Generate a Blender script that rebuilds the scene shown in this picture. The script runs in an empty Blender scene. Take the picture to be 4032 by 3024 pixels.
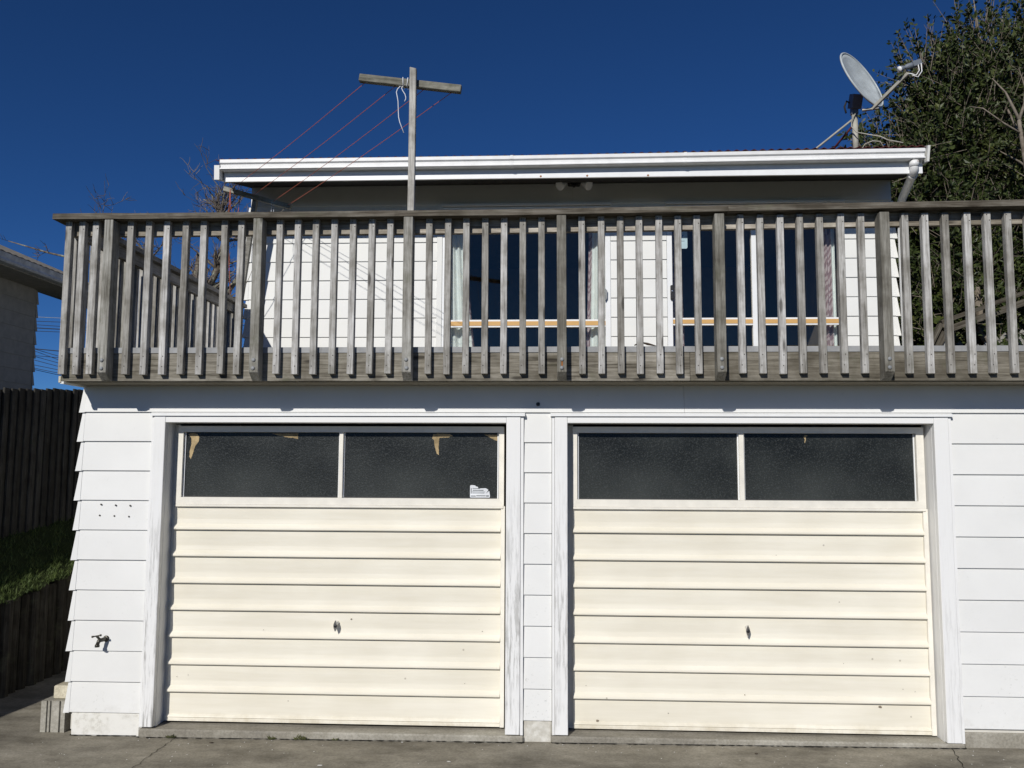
import bpy, bmesh, math, random
from mathutils import Matrix, Vector, Euler
random.seed(7)
scene = bpy.context.scene
COL = scene.collection

# ------------------------------------------------------------------ camera
RT = Vector((0.998806, 0.048666, 0.004255)); UP = Vector((0.000471, -0.096701, 0.995313)); FW = Vector((-0.048850, 0.994123, 0.096609))
cam_d = bpy.data.cameras.new('camera'); cam = bpy.data.objects.new('camera', cam_d); COL.objects.link(cam)
cam_d.sensor_fit = 'HORIZONTAL'; cam_d.sensor_width = 36.0; cam_d.lens = 36.0 * 3379.4 / 4032.0
cam_d.clip_start = 0.05; cam_d.clip_end = 3000
M = Matrix((RT, UP, -FW)).transposed().to_4x4(); M.translation = Vector((0, -6.0, 1.84)); cam.matrix_world = M
scene.camera = cam

# ------------------------------------------------------------------ sky and sun
SUN = Vector((-0.35, -1.0, 0.60)).normalized()
SUN_EL = math.asin(SUN.z); SUN_AZ = math.atan2(SUN.x, SUN.y)
world = bpy.data.worlds.new('World'); scene.world = world; world.use_nodes = True
wn = world.node_tree.nodes; wl = world.node_tree.links; wn.clear()
sky = wn.new('ShaderNodeTexSky'); sky.sky_type = 'NISHITA'; sky.sun_disc = False
sky.sun_elevation = SUN_EL; sky.sun_rotation = SUN_AZ
sky.altitude = 0; sky.air_density = 0.6; sky.dust_density = 0.0; sky.ozone_density = 10.0
bg = wn.new('ShaderNodeBackground'); bg.inputs['Strength'].default_value = 0.052
hsv = wn.new('ShaderNodeHueSaturation'); hsv.inputs['Saturation'].default_value = 1.04   # clear deep winter blue
gam = wn.new('ShaderNodeGamma'); gam.inputs[1].default_value = 1.1
wl.new(sky.outputs[0], gam.inputs[0]); wl.new(gam.outputs[0], hsv.inputs['Color'])
wo = wn.new('ShaderNodeOutputWorld'); wl.new(hsv.outputs[0], bg.inputs[0]); wl.new(bg.outputs[0], wo.inputs[0])
sun_d = bpy.data.lights.new('sun', 'SUN'); sun_d.energy = 3.75; sun_d.angle = math.radians(0.53); sun_d.color = (1.0, 0.965, 0.905)
sun = bpy.data.objects.new('sun', sun_d); COL.objects.link(sun)
sun.rotation_euler = (-SUN).to_track_quat('-Z', 'Y').to_euler()
vs = scene.view_settings; vs.view_transform = 'Standard'; vs.look = 'None'; vs.exposure = 0.0; vs.gamma = 1.0

# ------------------------------------------------------------------ materials
class NT:
    def __init__(s, name, rough=0.6, spec=0.4, metallic=0.0):
        s.m = bpy.data.materials.new(name); s.m.use_nodes = True
        s.t = s.m.node_tree; s.n = s.t.nodes; s.l = s.t.links
        s.p = s.n['Principled BSDF']; s.p.inputs['Roughness'].default_value = rough
        s.p.inputs['Specular IOR Level'].default_value = spec; s.p.inputs['Metallic'].default_value = metallic
    def coords(s, scale=(1, 1, 1), random_offset=True, kind='Object'):
        tc = s.n.new('ShaderNodeTexCoord'); mp = s.n.new('ShaderNodeMapping')
        mp.inputs['Scale'].default_value = scale
        v = tc.outputs[kind]
        if random_offset:
            oi = s.n.new('ShaderNodeObjectInfo'); mu = s.n.new('ShaderNodeMath'); mu.operation = 'MULTIPLY'; mu.inputs[1].default_value = 37.0
            s.l.new(oi.outputs['Random'], mu.inputs[0])
            ad = s.n.new('ShaderNodeVectorMath'); ad.operation = 'ADD'; s.l.new(v, ad.inputs[0]); s.l.new(mu.outputs[0], ad.inputs[1]); v = ad.outputs[0]
        s.l.new(v, mp.inputs['Vector']); return mp.outputs[0]
    def noise(s, vec, scale=1.0, detail=6, rough=0.6, dist=0.0):
        n = s.n.new('ShaderNodeTexNoise'); n.inputs['Scale'].default_value = scale; n.inputs['Detail'].default_value = detail
        n.inputs['Roughness'].default_value = rough; n.inputs['Distortion'].default_value = dist
        s.l.new(vec, n.inputs['Vector']); return n.outputs['Fac']
    def voro(s, vec, scale=1.0, feature='F1'):
        n = s.n.new('ShaderNodeTexVoronoi'); n.feature = feature; n.inputs['Scale'].default_value = scale
        s.l.new(vec, n.inputs['Vector']); return n.outputs['Distance']
    def ramp(s, fac, stops):
        r = s.n.new('ShaderNodeValToRGB'); e = r.color_ramp.elements
        e[0].position, e[0].color = stops[0][0], col(stops[0][1]); e[1].position, e[1].color = stops[-1][0], col(stops[-1][1])
        for p, c in stops[1:-1]:
            x = e.new(p); x.color = col(c)
        s.l.new(fac, r.inputs[0]); return r.outputs[0]
    def mix(s, a, b, fac, mode='MIX'):
        m = s.n.new('ShaderNodeMix'); m.data_type = 'RGBA'; m.blend_type = mode
        for sock, v in ((m.inputs[0], fac), (m.inputs[6], a), (m.inputs[7], b)):
            if isinstance(v, (int, float)): sock.default_value = v
            elif isinstance(v, tuple): sock.default_value = col(v)
            else: s.l.new(v, sock)
        return m.outputs[2]
    def math(s, op, a, b=0.0):
        m = s.n.new('ShaderNodeMath'); m.operation = op
        for sock, v in ((m.inputs[0], a), (m.inputs[1], b)):
            if isinstance(v, (int, float)): sock.default_value = v
            else: s.l.new(v, sock)
        return m.outputs[0]
    def sep(s, vec, axis):
        x = s.n.new('ShaderNodeSeparateXYZ'); s.l.new(vec, x.inputs[0]); return x.outputs[axis]
    def base(s, c):
        if isinstance(c, tuple): s.p.inputs['Base Color'].default_value = col(c)
        else: s.l.new(c, s.p.inputs['Base Color'])
        return s
    def bump(s, fac, strength=0.3, dist=0.01):
        b = s.n.new('ShaderNodeBump'); b.inputs['Strength'].default_value = strength; b.inputs['Distance'].default_value = dist
        s.l.new(fac, b.inputs['Height']); s.l.new(b.outputs[0], s.p.inputs['Normal']); return s
def col(c):
    return (c, c, c, 1) if isinstance(c, (int, float)) else (tuple(c) + (1,) if len(c) == 3 else c)

MAT = {}
def plain(name, c, rough=0.6, spec=0.4, metallic=0.0, var=0.06):
    t = NT(name, rough, spec, metallic); n = t.noise(t.coords((6, 6, 6)), 1.5, 5)
    hi = tuple(min(1, x * (1 + var)) for x in c); lo = tuple(x * (1 - var * 1.6) for x in c)
    t.base(t.ramp(n, [(0.3, lo), (0.7, hi)])); MAT[name] = t.m; return t.m

def wood(name, axis, dark, mid, light, moss=(0.10, 0.105, 0.06), moss_amt=0.35, scale=1.0):
    """weathered timber: grain runs along the axis, grey with dark checks, odd knots and some lichen"""
    t = NT(name, 0.85, 0.25)
    st = {'x': (1.2, 26, 26), 'y': (26, 1.2, 26), 'z': (26, 26, 1.2)}[axis]
    st = tuple(a * scale for a in st)
    v = t.coords(st); g = t.noise(v, 2.2, 8, 0.68, 0.6)
    v2 = t.coords((3.2, 3.2, 3.2)); blotch = t.noise(v2, 1.6, 4, 0.6)
    fine = t.noise(t.coords(tuple(a * 2.6 for a in st)), 3.0, 4, 0.6)
    c = t.ramp(g, [(0.30, dark), (0.46, mid), (0.68, light)])
    c = t.mix(c, t.ramp(fine, [(0.35, (0.45, 0.43, 0.40)), (0.55, (1, 1, 1))]), 0.55, 'MULTIPLY')
    c = t.mix(c, t.ramp(blotch, [(0.36, (0.50, 0.48, 0.44)), (0.58, (1.08, 1.08, 1.08))]), 0.75, 'MULTIPLY')
    ms = t.ramp(t.noise(t.coords((2.1, 2.1, 2.1)), 2.3, 5, 0.7), [(0.56, 0.0), (0.72, moss_amt)])
    c = t.mix(c, moss, ms)
    kv = t.coords({'x': (2.2, 9, 9), 'y': (9, 2.2, 9), 'z': (9, 9, 2.2)}[axis]); kd = t.voro(kv, 0.95)
    c = t.mix((0.03, 0.025, 0.02), c, t.ramp(kd, [(0.07, 0.25), (0.13, 1.0)]))
    oi = t.n.new('ShaderNodeObjectInfo'); val = t.ramp(oi.outputs['Random'], [(0.0, (0.68, 0.665, 0.63)), (0.5, (1.0, 1.0, 0.99)), (1.0, (1.18, 1.18, 1.19))])
    c = t.mix(c, val, 1.0, 'MULTIPLY')
    t.base(c).bump(t.math('ADD', g, fine), 0.45, 0.004); MAT[name] = t.m
    return t.m
wood('baluster_wood', 'z', (0.191, 0.179, 0.164), (0.412, 0.404, 0.388), (0.586, 0.579, 0.563))
wood('post_wood', 'z', (0.141, 0.134, 0.115), (0.289, 0.282, 0.256), (0.436, 0.429, 0.401), moss_amt=0.5)
wood('rail_wood', 'x', (0.171, 0.142, 0.114), (0.356, 0.321, 0.271), (0.499, 0.464, 0.406), moss_amt=0.25)
wood('cap_wood', 'x', (0.041, 0.034, 0.025), (0.104, 0.090, 0.070), (0.189, 0.176, 0.149), moss_amt=0.45)
wood('fascia_wood', 'x', (0.060, 0.053, 0.041), (0.217, 0.200, 0.166), (0.348, 0.327, 0.285), moss_amt=0.5, scale=0.7)
wood('side_wood', 'y', (0.140, 0.133, 0.119), (0.294, 0.280, 0.259), (0.434, 0.420, 0.392))
wood('pole_wood', 'z', (0.330, 0.322, 0.305), (0.594, 0.586, 0.569), (0.825, 0.817, 0.792), moss_amt=0.2)
wood('arm_wood', 'x', (0.150, 0.150, 0.128), (0.300, 0.300, 0.262), (0.465, 0.465, 0.420), moss_amt=0.7)
wood('fence_wood', 'z', (0.022, 0.020, 0.017), (0.055, 0.052, 0.046), (0.095, 0.09, 0.08))
wood('log_wood', 'z', (0.018, 0.016, 0.012), (0.045, 0.040, 0.031), (0.085, 0.077, 0.06), moss_amt=0.5)

def painted_board(name, c, dirt=0.6):
    t = NT(name, 0.55, 0.35)
    v = t.coords((1, 1, 1)); n = t.noise(v, 2.0, 5, 0.6); sp = t.noise(v, 46.0, 4, 0.65); pa = t.noise(t.coords((1, 1, 1.4)), 3.1, 4, 0.55)
    cc = t.ramp(n, [(0.3, tuple(x * 0.92 for x in c)), (0.7, c)])
    sm = t.math('MULTIPLY', t.ramp(sp, [(0.60, 0.0), (0.72, 1.0)]), t.ramp(pa, [(0.50, 0.0), (0.68, dirt)]))
    # mildew sits low on the wall: world height drives how much of it there is
    ge = t.n.new('ShaderNodeNewGeometry'); z = t.sep(ge.outputs['Position'], 2)
    low = t.ramp(t.math('MULTIPLY', z, 0.4), [(0.02, 1.0), (0.30, 0.35), (1.0, 0.2)])
    cc = t.mix(cc, (0.36, 0.37, 0.33), t.math('MULTIPLY', sm, low))
    grime = t.math('MULTIPLY', t.ramp(t.noise(v, 9.0, 6, 0.7), [(0.5, 0.0), (0.75, 0.5)]), t.ramp(t.math('MULTIPLY', z, 0.4), [(0.015, 1.0), (0.12, 0.0)]))
    cc = t.mix(cc, (0.33, 0.31, 0.26), grime)
    t.base(cc).bump(n, 0.05, 0.01); MAT[name] = t.m; return t.m
painted_board('white_board', (0.785, 0.785, 0.765), 0.9)
painted_board('white_upper', (0.785, 0.785, 0.755), 0.25)

def peeling(name, amount):
    t = NT(name, 0.6, 0.3)
    v = t.coords((30, 30, 2.2)); n = t.noise(v, 2.0, 7, 0.7); big = t.noise(t.coords((2, 2, 1.6)), 1.8, 3)
    ge = t.n.new('ShaderNodeNewGeometry'); z = t.sep(ge.outputs['Position'], 2)
    low = t.ramp(t.math('MULTIPLY', z, 0.45), [(0.0, 1.0), (0.45, 0.65), (0.8, 0.12), (1.0, 0.0)])
    k = t.math('MULTIPLY', t.ramp(n, [(0.47, 0.0), (0.58, 1.0)]), t.ramp(big, [(0.34, 0.0), (0.54, amount)]))
    k = t.math('MULTIPLY', k, low)
    t.base(t.mix((0.79, 0.79, 0.78), (0.36, 0.355, 0.34), k)).bump(n, 0.2, 0.003); MAT[name] = t.m; return t.m
peeling('peeling_trim', 1.0); peeling('sound_trim', 0.3)

def cream(name):
    t = NT(name, 0.42, 0.4)
    v = t.coords((1, 1, 1)); n = t.noise(t.coords((1.2, 1.2, 14)), 2.5, 5); s = t.voro(t.coords((1, 1, 1)), 5.0)
    c = t.ramp(n, [(0.3, (0.785, 0.745, 0.63)), (0.7, (0.835, 0.797, 0.69))])
    c = t.mix(c, t.ramp(t.noise(t.coords((0.6, 0.6, 0.6)), 2.2, 3), [(0.35, (0.93, 0.92, 0.90)), (0.65, (1.02, 1.02, 1.02))]), 1.0, 'MULTIPLY')
    c = t.mix((0.38, 0.34, 0.27), c, t.ramp(s, [(0.028, 0.35), (0.04, 1.0)]))
    ge = t.n.new('ShaderNodeNewGeometry'); z = t.sep(ge.outputs['Position'], 2)
    low = t.math('MULTIPLY', t.ramp(t.math('MULTIPLY', z, 1.0), [(0.06, 0.9), (0.13, 0.0)]), t.ramp(t.noise(v, 8.0, 6, 0.7), [(0.42, 0.0), (0.7, 0.7)]))
    c = t.mix(c, (0.42, 0.35, 0.22), low)
    t.base(c).bump(t.noise(v, 5.0, 2), 0.06, 0.01); MAT[name] = t.m; return t.m
cream('cream_steel')
plain('cream_frame', (0.80, 0.765, 0.68), 0.45)
plain('white_metal', (0.82, 0.83, 0.83), 0.35, 0.5, var=0.03)
plain('white_plastic', (0.80, 0.80, 0.79), 0.4, 0.5, var=0.05)
plain('shade_white', (0.62, 0.60, 0.54), 0.7)
plain('soffit_brown', (0.22, 0.20, 0.155), 0.8, 0.2)
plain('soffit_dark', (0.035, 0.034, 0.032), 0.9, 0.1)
plain('grey_flashing', (0.30, 0.305, 0.31), 0.55, 0.4, var=0.15)
plain('galv', (0.27, 0.28, 0.285), 0.55, 0.4, 0.0, var=0.2)
plain('chrome', (0.75, 0.75, 0.76), 0.12, 0.5, 1.0, var=0.02)
plain('black_plastic', (0.02, 0.02, 0.022), 0.4)
plain('rubber_line', (0.05, 0.05, 0.05), 0.7)
plain('brass_dark', (0.10, 0.095, 0.08), 0.4, 0.5, 0.8, var=0.3)
plain('chip_brown', (0.24, 0.20, 0.15), 0.9, 0.1, var=0.3)
plain('nail', (0.07, 0.062, 0.055), 0.7)
plain('rust', (0.32, 0.12, 0.03), 0.9, 0.1, var=0.3)
plain('orange_bar', (0.62, 0.37, 0.13), 0.55, var=0.05)
plain('room', (0.24, 0.20, 0.16), 0.9, 0.1)
plain('room_ceiling', (0.16, 0.155, 0.15), 0.9, 0.1)
plain('curtain_white', (0.80, 0.83, 0.81), 0.9, 0.1)
plain('dish_grey', (0.46, 0.50, 0.51), 0.55, 0.3, var=0.12)
plain('lnb_grey', (0.16, 0.18, 0.21), 0.5)
plain('mast_grey', (0.40, 0.385, 0.33), 0.6, 0.3, var=0.2)
plain('red_roof', (0.085, 0.022, 0.022), 0.8, 0.2, var=0.3)
plain('cord_red', (0.50, 0.13, 0.075), 0.8)
plain('string_white', (0.72, 0.74, 0.78), 0.8)
plain('tan_paper', (0.42, 0.32, 0.18), 0.9, 0.1, var=0.35)
plain('label_white', (0.70, 0.72, 0.75), 0.6, var=0.1)
plain('label_grey', (0.24, 0.26, 0.27), 0.7, var=0.4)
plain('label_blue', (0.42, 0.56, 0.60), 0.6)
plain('mark_blue', (0.10, 0.24, 0.42), 0.6)
plain('paint_flake', (0.65, 0.64, 0.60), 0.7)
plain('dry_leaf', (0.06, 0.042, 0.028), 0.9)
plain('crack_dark', (0.035, 0.033, 0.028), 1.0, 0.0)
plain('wire_black', (0.02, 0.02, 0.022), 0.7)
plain('neighbour_board', (0.42, 0.395, 0.345), 0.8, 0.2, var=0.1)
plain('neighbour_roof', (0.26, 0.24, 0.21), 0.9, 0.1, var=0.25)
plain('neighbour_gutter', (0.68, 0.68, 0.66), 0.6, var=0.2)
plain('weed_green', (0.10, 0.105, 0.045), 0.8, 0.2, var=0.4)
def lichen_bark():
    t = NT('bark_lichen', 0.95, 0.1); n = t.noise(t.coords((1, 1, 1), False), 9.0, 6, 0.7)
    t.base(t.ramp(n, [(0.35, (0.07, 0.055, 0.042)), (0.52, (0.16, 0.135, 0.11)), (0.66, (0.33, 0.36, 0.27))])); MAT['bark_lichen'] = t.m
    t = NT('bark', 0.95, 0.1); n = t.noise(t.coords((1, 1, 1), False), 7.0, 6, 0.7)
    t.base(t.ramp(n, [(0.35, (0.10, 0.08, 0.06)), (0.65, (0.27, 0.235, 0.19))])); MAT['bark'] = t.m
    t = NT('twig', 0.95, 0.1); n = t.noise(t.coords((1, 1, 1), False), 4.0, 3)
    t.base(t.ramp(n, [(0.35, (0.10, 0.082, 0.072)), (0.65, (0.24, 0.21, 0.185))])); MAT['twig'] = t.m
lichen_bark()
def leafmat():
    t = NT('leaf', 0.5, 0.28)
    n = t.noise(t.coords((1, 1, 1), False), 3.0, 4, 0.7); f = t.noise(t.coords((1, 1, 1), False), 26.0, 2, 0.6)
    c = t.ramp(n, [(0.3, (0.019, 0.033, 0.011)), (0.55, (0.045, 0.063, 0.020)), (0.75, (0.105, 0.115, 0.038))])
    c = t.mix(c, t.ramp(f, [(0.35, (0.55, 0.6, 0.5)), (0.62, (1.35, 1.25, 1.0)), (0.76, (2.6, 1.7, 0.9))]), 0.8, 'MULTIPLY')
    t.base(c); t.p.inputs['Transmission Weight'].default_value = 0.0; MAT['leaf'] = t.m
leafmat()
def grassmat():
    t = NT('grass_blade', 0.6, 0.3); n = t.noise(t.coords((1, 1, 1), False), 14.0, 3)
    t.base(t.ramp(n, [(0.3, (0.05, 0.085, 0.018)), (0.7, (0.13, 0.17, 0.05))])); MAT['grass_blade'] = t.m
    t = NT('turf', 0.95, 0.1); n = t.noise(t.coords((1, 1, 1), False), 7.0, 6, 0.7)
    t.base(t.ramp(n, [(0.3, (0.018, 0.024, 0.010)), (0.7, (0.045, 0.060, 0.020))])).bump(n, 0.8, 0.03); MAT['turf'] = t.m
grassmat()
def concrete(name, lo, mid, hi, streak=True):
    t = NT(name, 0.85, 0.25)
    v = t.coords((1, 1, 1), False); a = t.noise(t.coords((0.8, 1.9, 1), False), 1.7, 6, 0.6); b = t.noise(v, 60.0, 5, 0.7); d = t.noise(v, 9.0, 5, 0.65)
    c = t.ramp(a, [(0.32, lo), (0.52, mid), (0.70, hi)])
    c = t.mix(c, t.ramp(b, [(0.3, (0.66, 0.65, 0.63)), (0.6, (1.1, 1.1, 1.1))]), 0.8, 'MULTIPLY')
    c = t.mix(c, t.ramp(d, [(0.35, (0.80, 0.79, 0.76)), (0.6, (1.06, 1.06, 1.06))]), 0.7, 'MULTIPLY')
    t.base(c).bump(t.math('ADD', b, d), 0.35, 0.006); MAT[name] = t.m; return t.m
concrete('driveway_concrete', (0.125, 0.113, 0.089), (0.255, 0.234, 0.188), (0.35, 0.322, 0.262))
concrete('nib_concrete', (0.20, 0.185, 0.155), (0.31, 0.29, 0.245), (0.42, 0.40, 0.345))
concrete('block_concrete', (0.22, 0.21, 0.18), (0.33, 0.315, 0.27), (0.43, 0.415, 0.37))
concrete('cream_block', (0.42, 0.38, 0.27), (0.55, 0.50, 0.38), (0.62, 0.58, 0.46))
def foundation():
    t = NT('painted_plinth', 0.7, 0.3); v = t.coords((1, 1, 1)); n = t.noise(v, 11.0, 6, 0.7); p = t.noise(v, 4.0, 5, 0.6)
    c = t.ramp(n, [(0.36, (0.50, 0.48, 0.42)), (0.52, (0.75, 0.74, 0.69))])
    c = t.mix(c, (0.77, 0.76, 0.72), t.ramp(p, [(0.38, 0.0), (0.52, 0.8)])); t.base(c).bump(n, 0.3, 0.005); MAT['painted_plinth'] = t.m
    t = NT('bare_plinth', 0.8, 0.2); v = t.coords((1, 1, 1)); n = t.noise(v, 8.0, 6, 0.7)
    t.base(t.ramp(n, [(0.38, (0.44, 0.415, 0.355)), (0.53, (0.55, 0.53, 0.47)), (0.64, (0.68, 0.665, 0.61))])).bump(n, 0.4, 0.006); MAT['bare_plinth'] = t.m
foundation()
def glass():
    # clear pane: sees through to the room, mirrors the sky by Fresnel
    m = bpy.data.materials.new('clear_pane'); m.use_nodes = True; n = m.node_tree.nodes; l = m.node_tree.links; n.clear()
    o = n.new('ShaderNodeOutputMaterial'); mx = n.new('ShaderNodeMixShader'); tr = n.new('ShaderNodeBsdfTransparent'); gl = n.new('ShaderNodeBsdfGlossy')
    fr = n.new('ShaderNodeFresnel'); fr.inputs['IOR'].default_value = 1.55; gl.inputs['Roughness'].default_value = 0.0
    tr.inputs['Color'].default_value = (0.93, 0.95, 0.95, 1); gl.inputs['Color'].default_value = (0.90, 0.80, 0.66, 1)
    l.new(fr.outputs[0], mx.inputs[0]); l.new(tr.outputs[0], mx.inputs[1]); l.new(gl.outputs[0], mx.inputs[2]); l.new(mx.outputs[0], o.inputs[0]); MAT['clear_pane'] = m
    # obscure pane: dimpled; dark garage, haze and sparkle specks painted into its opaque colour
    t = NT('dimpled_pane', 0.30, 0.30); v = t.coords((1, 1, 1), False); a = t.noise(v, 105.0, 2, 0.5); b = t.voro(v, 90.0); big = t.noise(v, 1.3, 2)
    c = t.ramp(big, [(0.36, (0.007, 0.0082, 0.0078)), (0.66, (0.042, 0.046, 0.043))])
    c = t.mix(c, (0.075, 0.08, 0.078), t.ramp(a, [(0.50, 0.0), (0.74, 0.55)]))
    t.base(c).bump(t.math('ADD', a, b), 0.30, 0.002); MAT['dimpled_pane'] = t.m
glass()
def pink_curtain():
    t = NT('curtain_pink', 0.9, 0.1); v = t.coords((1, 1, 1)); w = t.n.new('ShaderNodeTexWave'); w.wave_type = 'RINGS'; w.inputs['Scale'].default_value = 5.0; w.inputs['Distortion'].default_value = 9.0; w.inputs['Detail'].default_value = 2.0
    t.l.new(v, w.inputs['Vector']); t.base(t.ramp(w.outputs['Fac'], [(0.3, (0.33, 0.235, 0.25)), (0.55, (0.38, 0.275, 0.29)), (0.62, (0.52, 0.44, 0.45))])); MAT['curtain_pink'] = t.m
pink_curtain()

# ------------------------------------------------------------------ building helpers
WO = {}                                             # world position of each object's origin
def tag(o, label=None, cat=None, group=None, kind=None):
    if label: o['label'] = label
    if cat: o['category'] = cat
    if group: o['group'] = group
    if kind: o['kind'] = kind
    return o
def place(o, loc, parent=None):
    loc = Vector(loc); WO[o] = loc
    if parent is not None:
        o.parent = parent; o.location = loc - WO[parent]
    else: o.location = loc
    COL.objects.link(o); return o
def thing(name, loc, label, cat, group=None):
    o = bpy.data.objects.new(name, None); o.empty_display_size = 0.1
    place(o, loc); return tag(o, label, cat, group)
def raw(name, V, F, mat, parent=None, origin=None, smooth=False, mats=None, fm=None):
    """one mesh object from world-space vertices; its origin goes to the centre of its box"""
    xs = [v[0] for v in V]; ys = [v[1] for v in V]; zs = [v[2] for v in V]
    c = Vector(origin) if origin is not None else Vector(((min(xs) + max(xs)) / 2, (min(ys) + max(ys)) / 2, (min(zs) + max(zs)) / 2))
    me = bpy.data.meshes.new(name); me.from_pydata([tuple(Vector(v) - c) for v in V], [], F)
    for mm in (mats or [mat]): me.materials.append(MAT[mm])
    if fm:
        for p, i in zip(me.polygons, fm): p.material_index = i
    if smooth:
        for p in me.polygons: p.use_smooth = True
    me.validate(); me.update()
    o = bpy.data.objects.new(name, me); return place(o, c, parent)
QF = [(0, 1, 2, 3), (4, 7, 6, 5), (0, 4, 5, 1), (1, 5, 6, 2), (2, 6, 7, 3), (3, 7, 4, 0)]
def boxv(x0, x1, y0, y1, z0, z1):
    return [(x0, y0, z0), (x0, y1, z0), (x1, y1, z0), (x1, y0, z0), (x0, y0, z1), (x0, y1, z1), (x1, y1, z1), (x1, y0, z1)]
def bevelled(V, F, w):
    bm = bmesh.new(); vs_ = [bm.verts.new(v) for v in V]
    for f in F: bm.faces.new([vs_[i] for i in f])
    bmesh.ops.recalc_face_normals(bm, faces=bm.faces)
    bmesh.ops.bevel(bm, geom=list(bm.edges), offset=w, segments=1, affect='EDGES', profile=0.5)
    bm.verts.index_update()
    r = [tuple(v.co) for v in bm.verts], [tuple(v.index for v in f.verts) for f in bm.faces]; bm.free(); return r
def box(name, x0, x1, y0, y1, z0, z1, mat, parent=None, bev=0.0):
    V, F = boxv(x0, x1, y0, y1, z0, z1), QF
    if bev: V, F = bevelled(V, F, bev)
    return raw(name, V, F, mat, parent)
def prism_x(name, prof, x0, x1, mat, parent=None, smooth=False):
    """closed y-z profile swept along x"""
    n = len(prof); V = [(x0, y, z) for y, z in prof] + [(x1, y, z) for y, z in prof]
    F = [(i, (i + 1) % n, n + (i + 1) % n, n + i) for i in range(n)] + [tuple(range(n - 1, -1, -1)), tuple(range(n, 2 * n))]
    return raw(name, V, F, mat, parent, smooth=smooth)
def prism_y(name, prof, y0, y1, mat, parent=None):
    """closed x-z outline with thickness along y"""
    n = len(prof); V = [(x, y0, z) for x, z in prof] + [(x, y1, z) for x, z in prof]
    F = [(i, (i + 1) % n, n + (i + 1) % n, n + i) for i in range(n)] + [tuple(range(n - 1, -1, -1)), tuple(range(n, 2 * n))]
    return raw(name, V, F, mat, parent)
def tube_data(pts, rad, seg=8, V=None, F=None, cap=True):
    V = [] if V is None else V; F = [] if F is None else F
    pts = [Vector(p) for p in pts]; rads = rad if isinstance(rad, (list, tuple)) else [rad] * len(pts); b = len(V)
    ref = None
    for i, p in enumerate(pts):
        d = (pts[min(i + 1, len(pts) - 1)] - pts[max(i - 1, 0)])
        d = d.normalized() if d.length > 1e-9 else Vector((0, 0, 1))
        if ref is None: ref = Vector((0, 0, 1)) if abs(d.z) < 0.9 else Vector((1, 0, 0))
        u = d.cross(ref).normalized(); w = u.cross(d).normalized(); ref = w
        for k in range(seg):
            a = 2 * math.pi * k / seg; q = p + (u * math.cos(a) + w * math.sin(a)) * rads[i]; V.append(tuple(q))
    for i in range(len(pts) - 1):
        for k in range(seg):
            F.append((b + i * seg + k, b + i * seg + (k + 1) % seg, b + (i + 1) * seg + (k + 1) % seg, b + (i + 1) * seg + k))
    if cap:
        F.append(tuple(b + k for k in range(seg - 1, -1, -1))); e = b + (len(pts) - 1) * seg; F.append(tuple(e + k for k in range(seg)))
    return V, F
def tube(name, pts, rad, mat, parent=None, seg=10, smooth=True):
    V, F = tube_data(pts, rad, seg); return raw(name, V, F, mat, parent, smooth=smooth)
def bar(name, a, b, w, h, mat, parent=None, bev=0.003, up=(0, 0, 1)):
    """rectangular timber from a to b; local x runs along it"""
    a, b = Vector(a), Vector(b); L = (b - a).length; d = (b - a).normalized(); u = Vector(up)
    s = d.cross(u).normalized(); u = s.cross(d).normalized()
    V, F = bevelled(boxv(-L / 2, L / 2, -w / 2, w / 2, -h / 2, h / 2), QF, bev)
    me = bpy.data.meshes.new(name); me.from_pydata(V, [], F); me.materials.append(MAT[mat]); me.update()
    o = bpy.data.objects.new(name, me); place(o, (a + b) / 2, parent)
    o.rotation_euler = Matrix((d, -s, u)).transposed().to_euler(); return o
def lathe_data(prof, seg=14):
    """profile (r, h) revolved about local z"""
    V, F = [], []
    for r, h in prof:
        for k in range(seg): V.append((r * math.cos(2 * math.pi * k / seg), r * math.sin(2 * math.pi * k / seg), h))
    for i in range(len(prof) - 1):
        for k in range(seg): F.append((i * seg + k, i * seg + (k + 1) % seg, (i + 1) * seg + (k + 1) % seg, (i + 1) * seg + k))
    F.append(tuple(range(seg - 1, -1, -1))); F.append(tuple((len(prof) - 1) * seg + k for k in range(seg))); return V, F
def lathe(name, prof, loc, direction, mat, parent=None, seg=14, smooth=True):
    V, F = lathe_data(prof, seg); q = Vector(direction).to_track_quat('Z', 'Y')
    W = [tuple(q @ Vector(v) + Vector(loc)) for v in V]; return raw(name, W, F, mat, parent, smooth=smooth)

# ------------------------------------------------------------------ ground
def grid(name, xs, ys, zf, mat, kind='structure'):
    V = [(x, y, zf(x, y)) for y in ys for x in xs]; nx = len(xs)
    F = [(j * nx + i, j * nx + i + 1, (j + 1) * nx + i + 1, (j + 1) * nx + i) for j in range(len(ys) - 1) for i in range(nx - 1)]
    o = raw(name, V, F, mat, origin=(0, 0, 0)); return tag(o, kind=kind)
def lin(a, b, n): return [a + (b - a) * i / (n - 1) for i in range(n)]
gx = [-900, -200, -60, -20, -8, -4.9, 9, 20, 60, 200, 900]
grid('ground', gx, [-900, -200, -60, -30, -10, 0, 3, 10, 40, 200, 900], lambda x, y: -0.06, 'turf')
drive = grid('driveway', lin(-4.75, 6.5, 30), lin(-10, 3.2, 40), lambda x, y: 0.006 * x + 0.02 * min(0, y + 0.2) * 0.5, 'driveway_concrete')
def crack(pts, w):
    V, F = [], []
    for i, (x, y) in enumerate(pts):
        ww = w * random.uniform(0.5, 1.3); z = 0.006 * x + 0.01 * min(0, y + 0.2) + 0.004
        V += [(x - ww, y, z), (x + ww, y, z)]
        if i: F.append((2 * i - 2, 2 * i - 1, 2 * i + 1, 2 * i))
    return raw('crack', V, F, 'crack_dark', drive)
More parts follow.
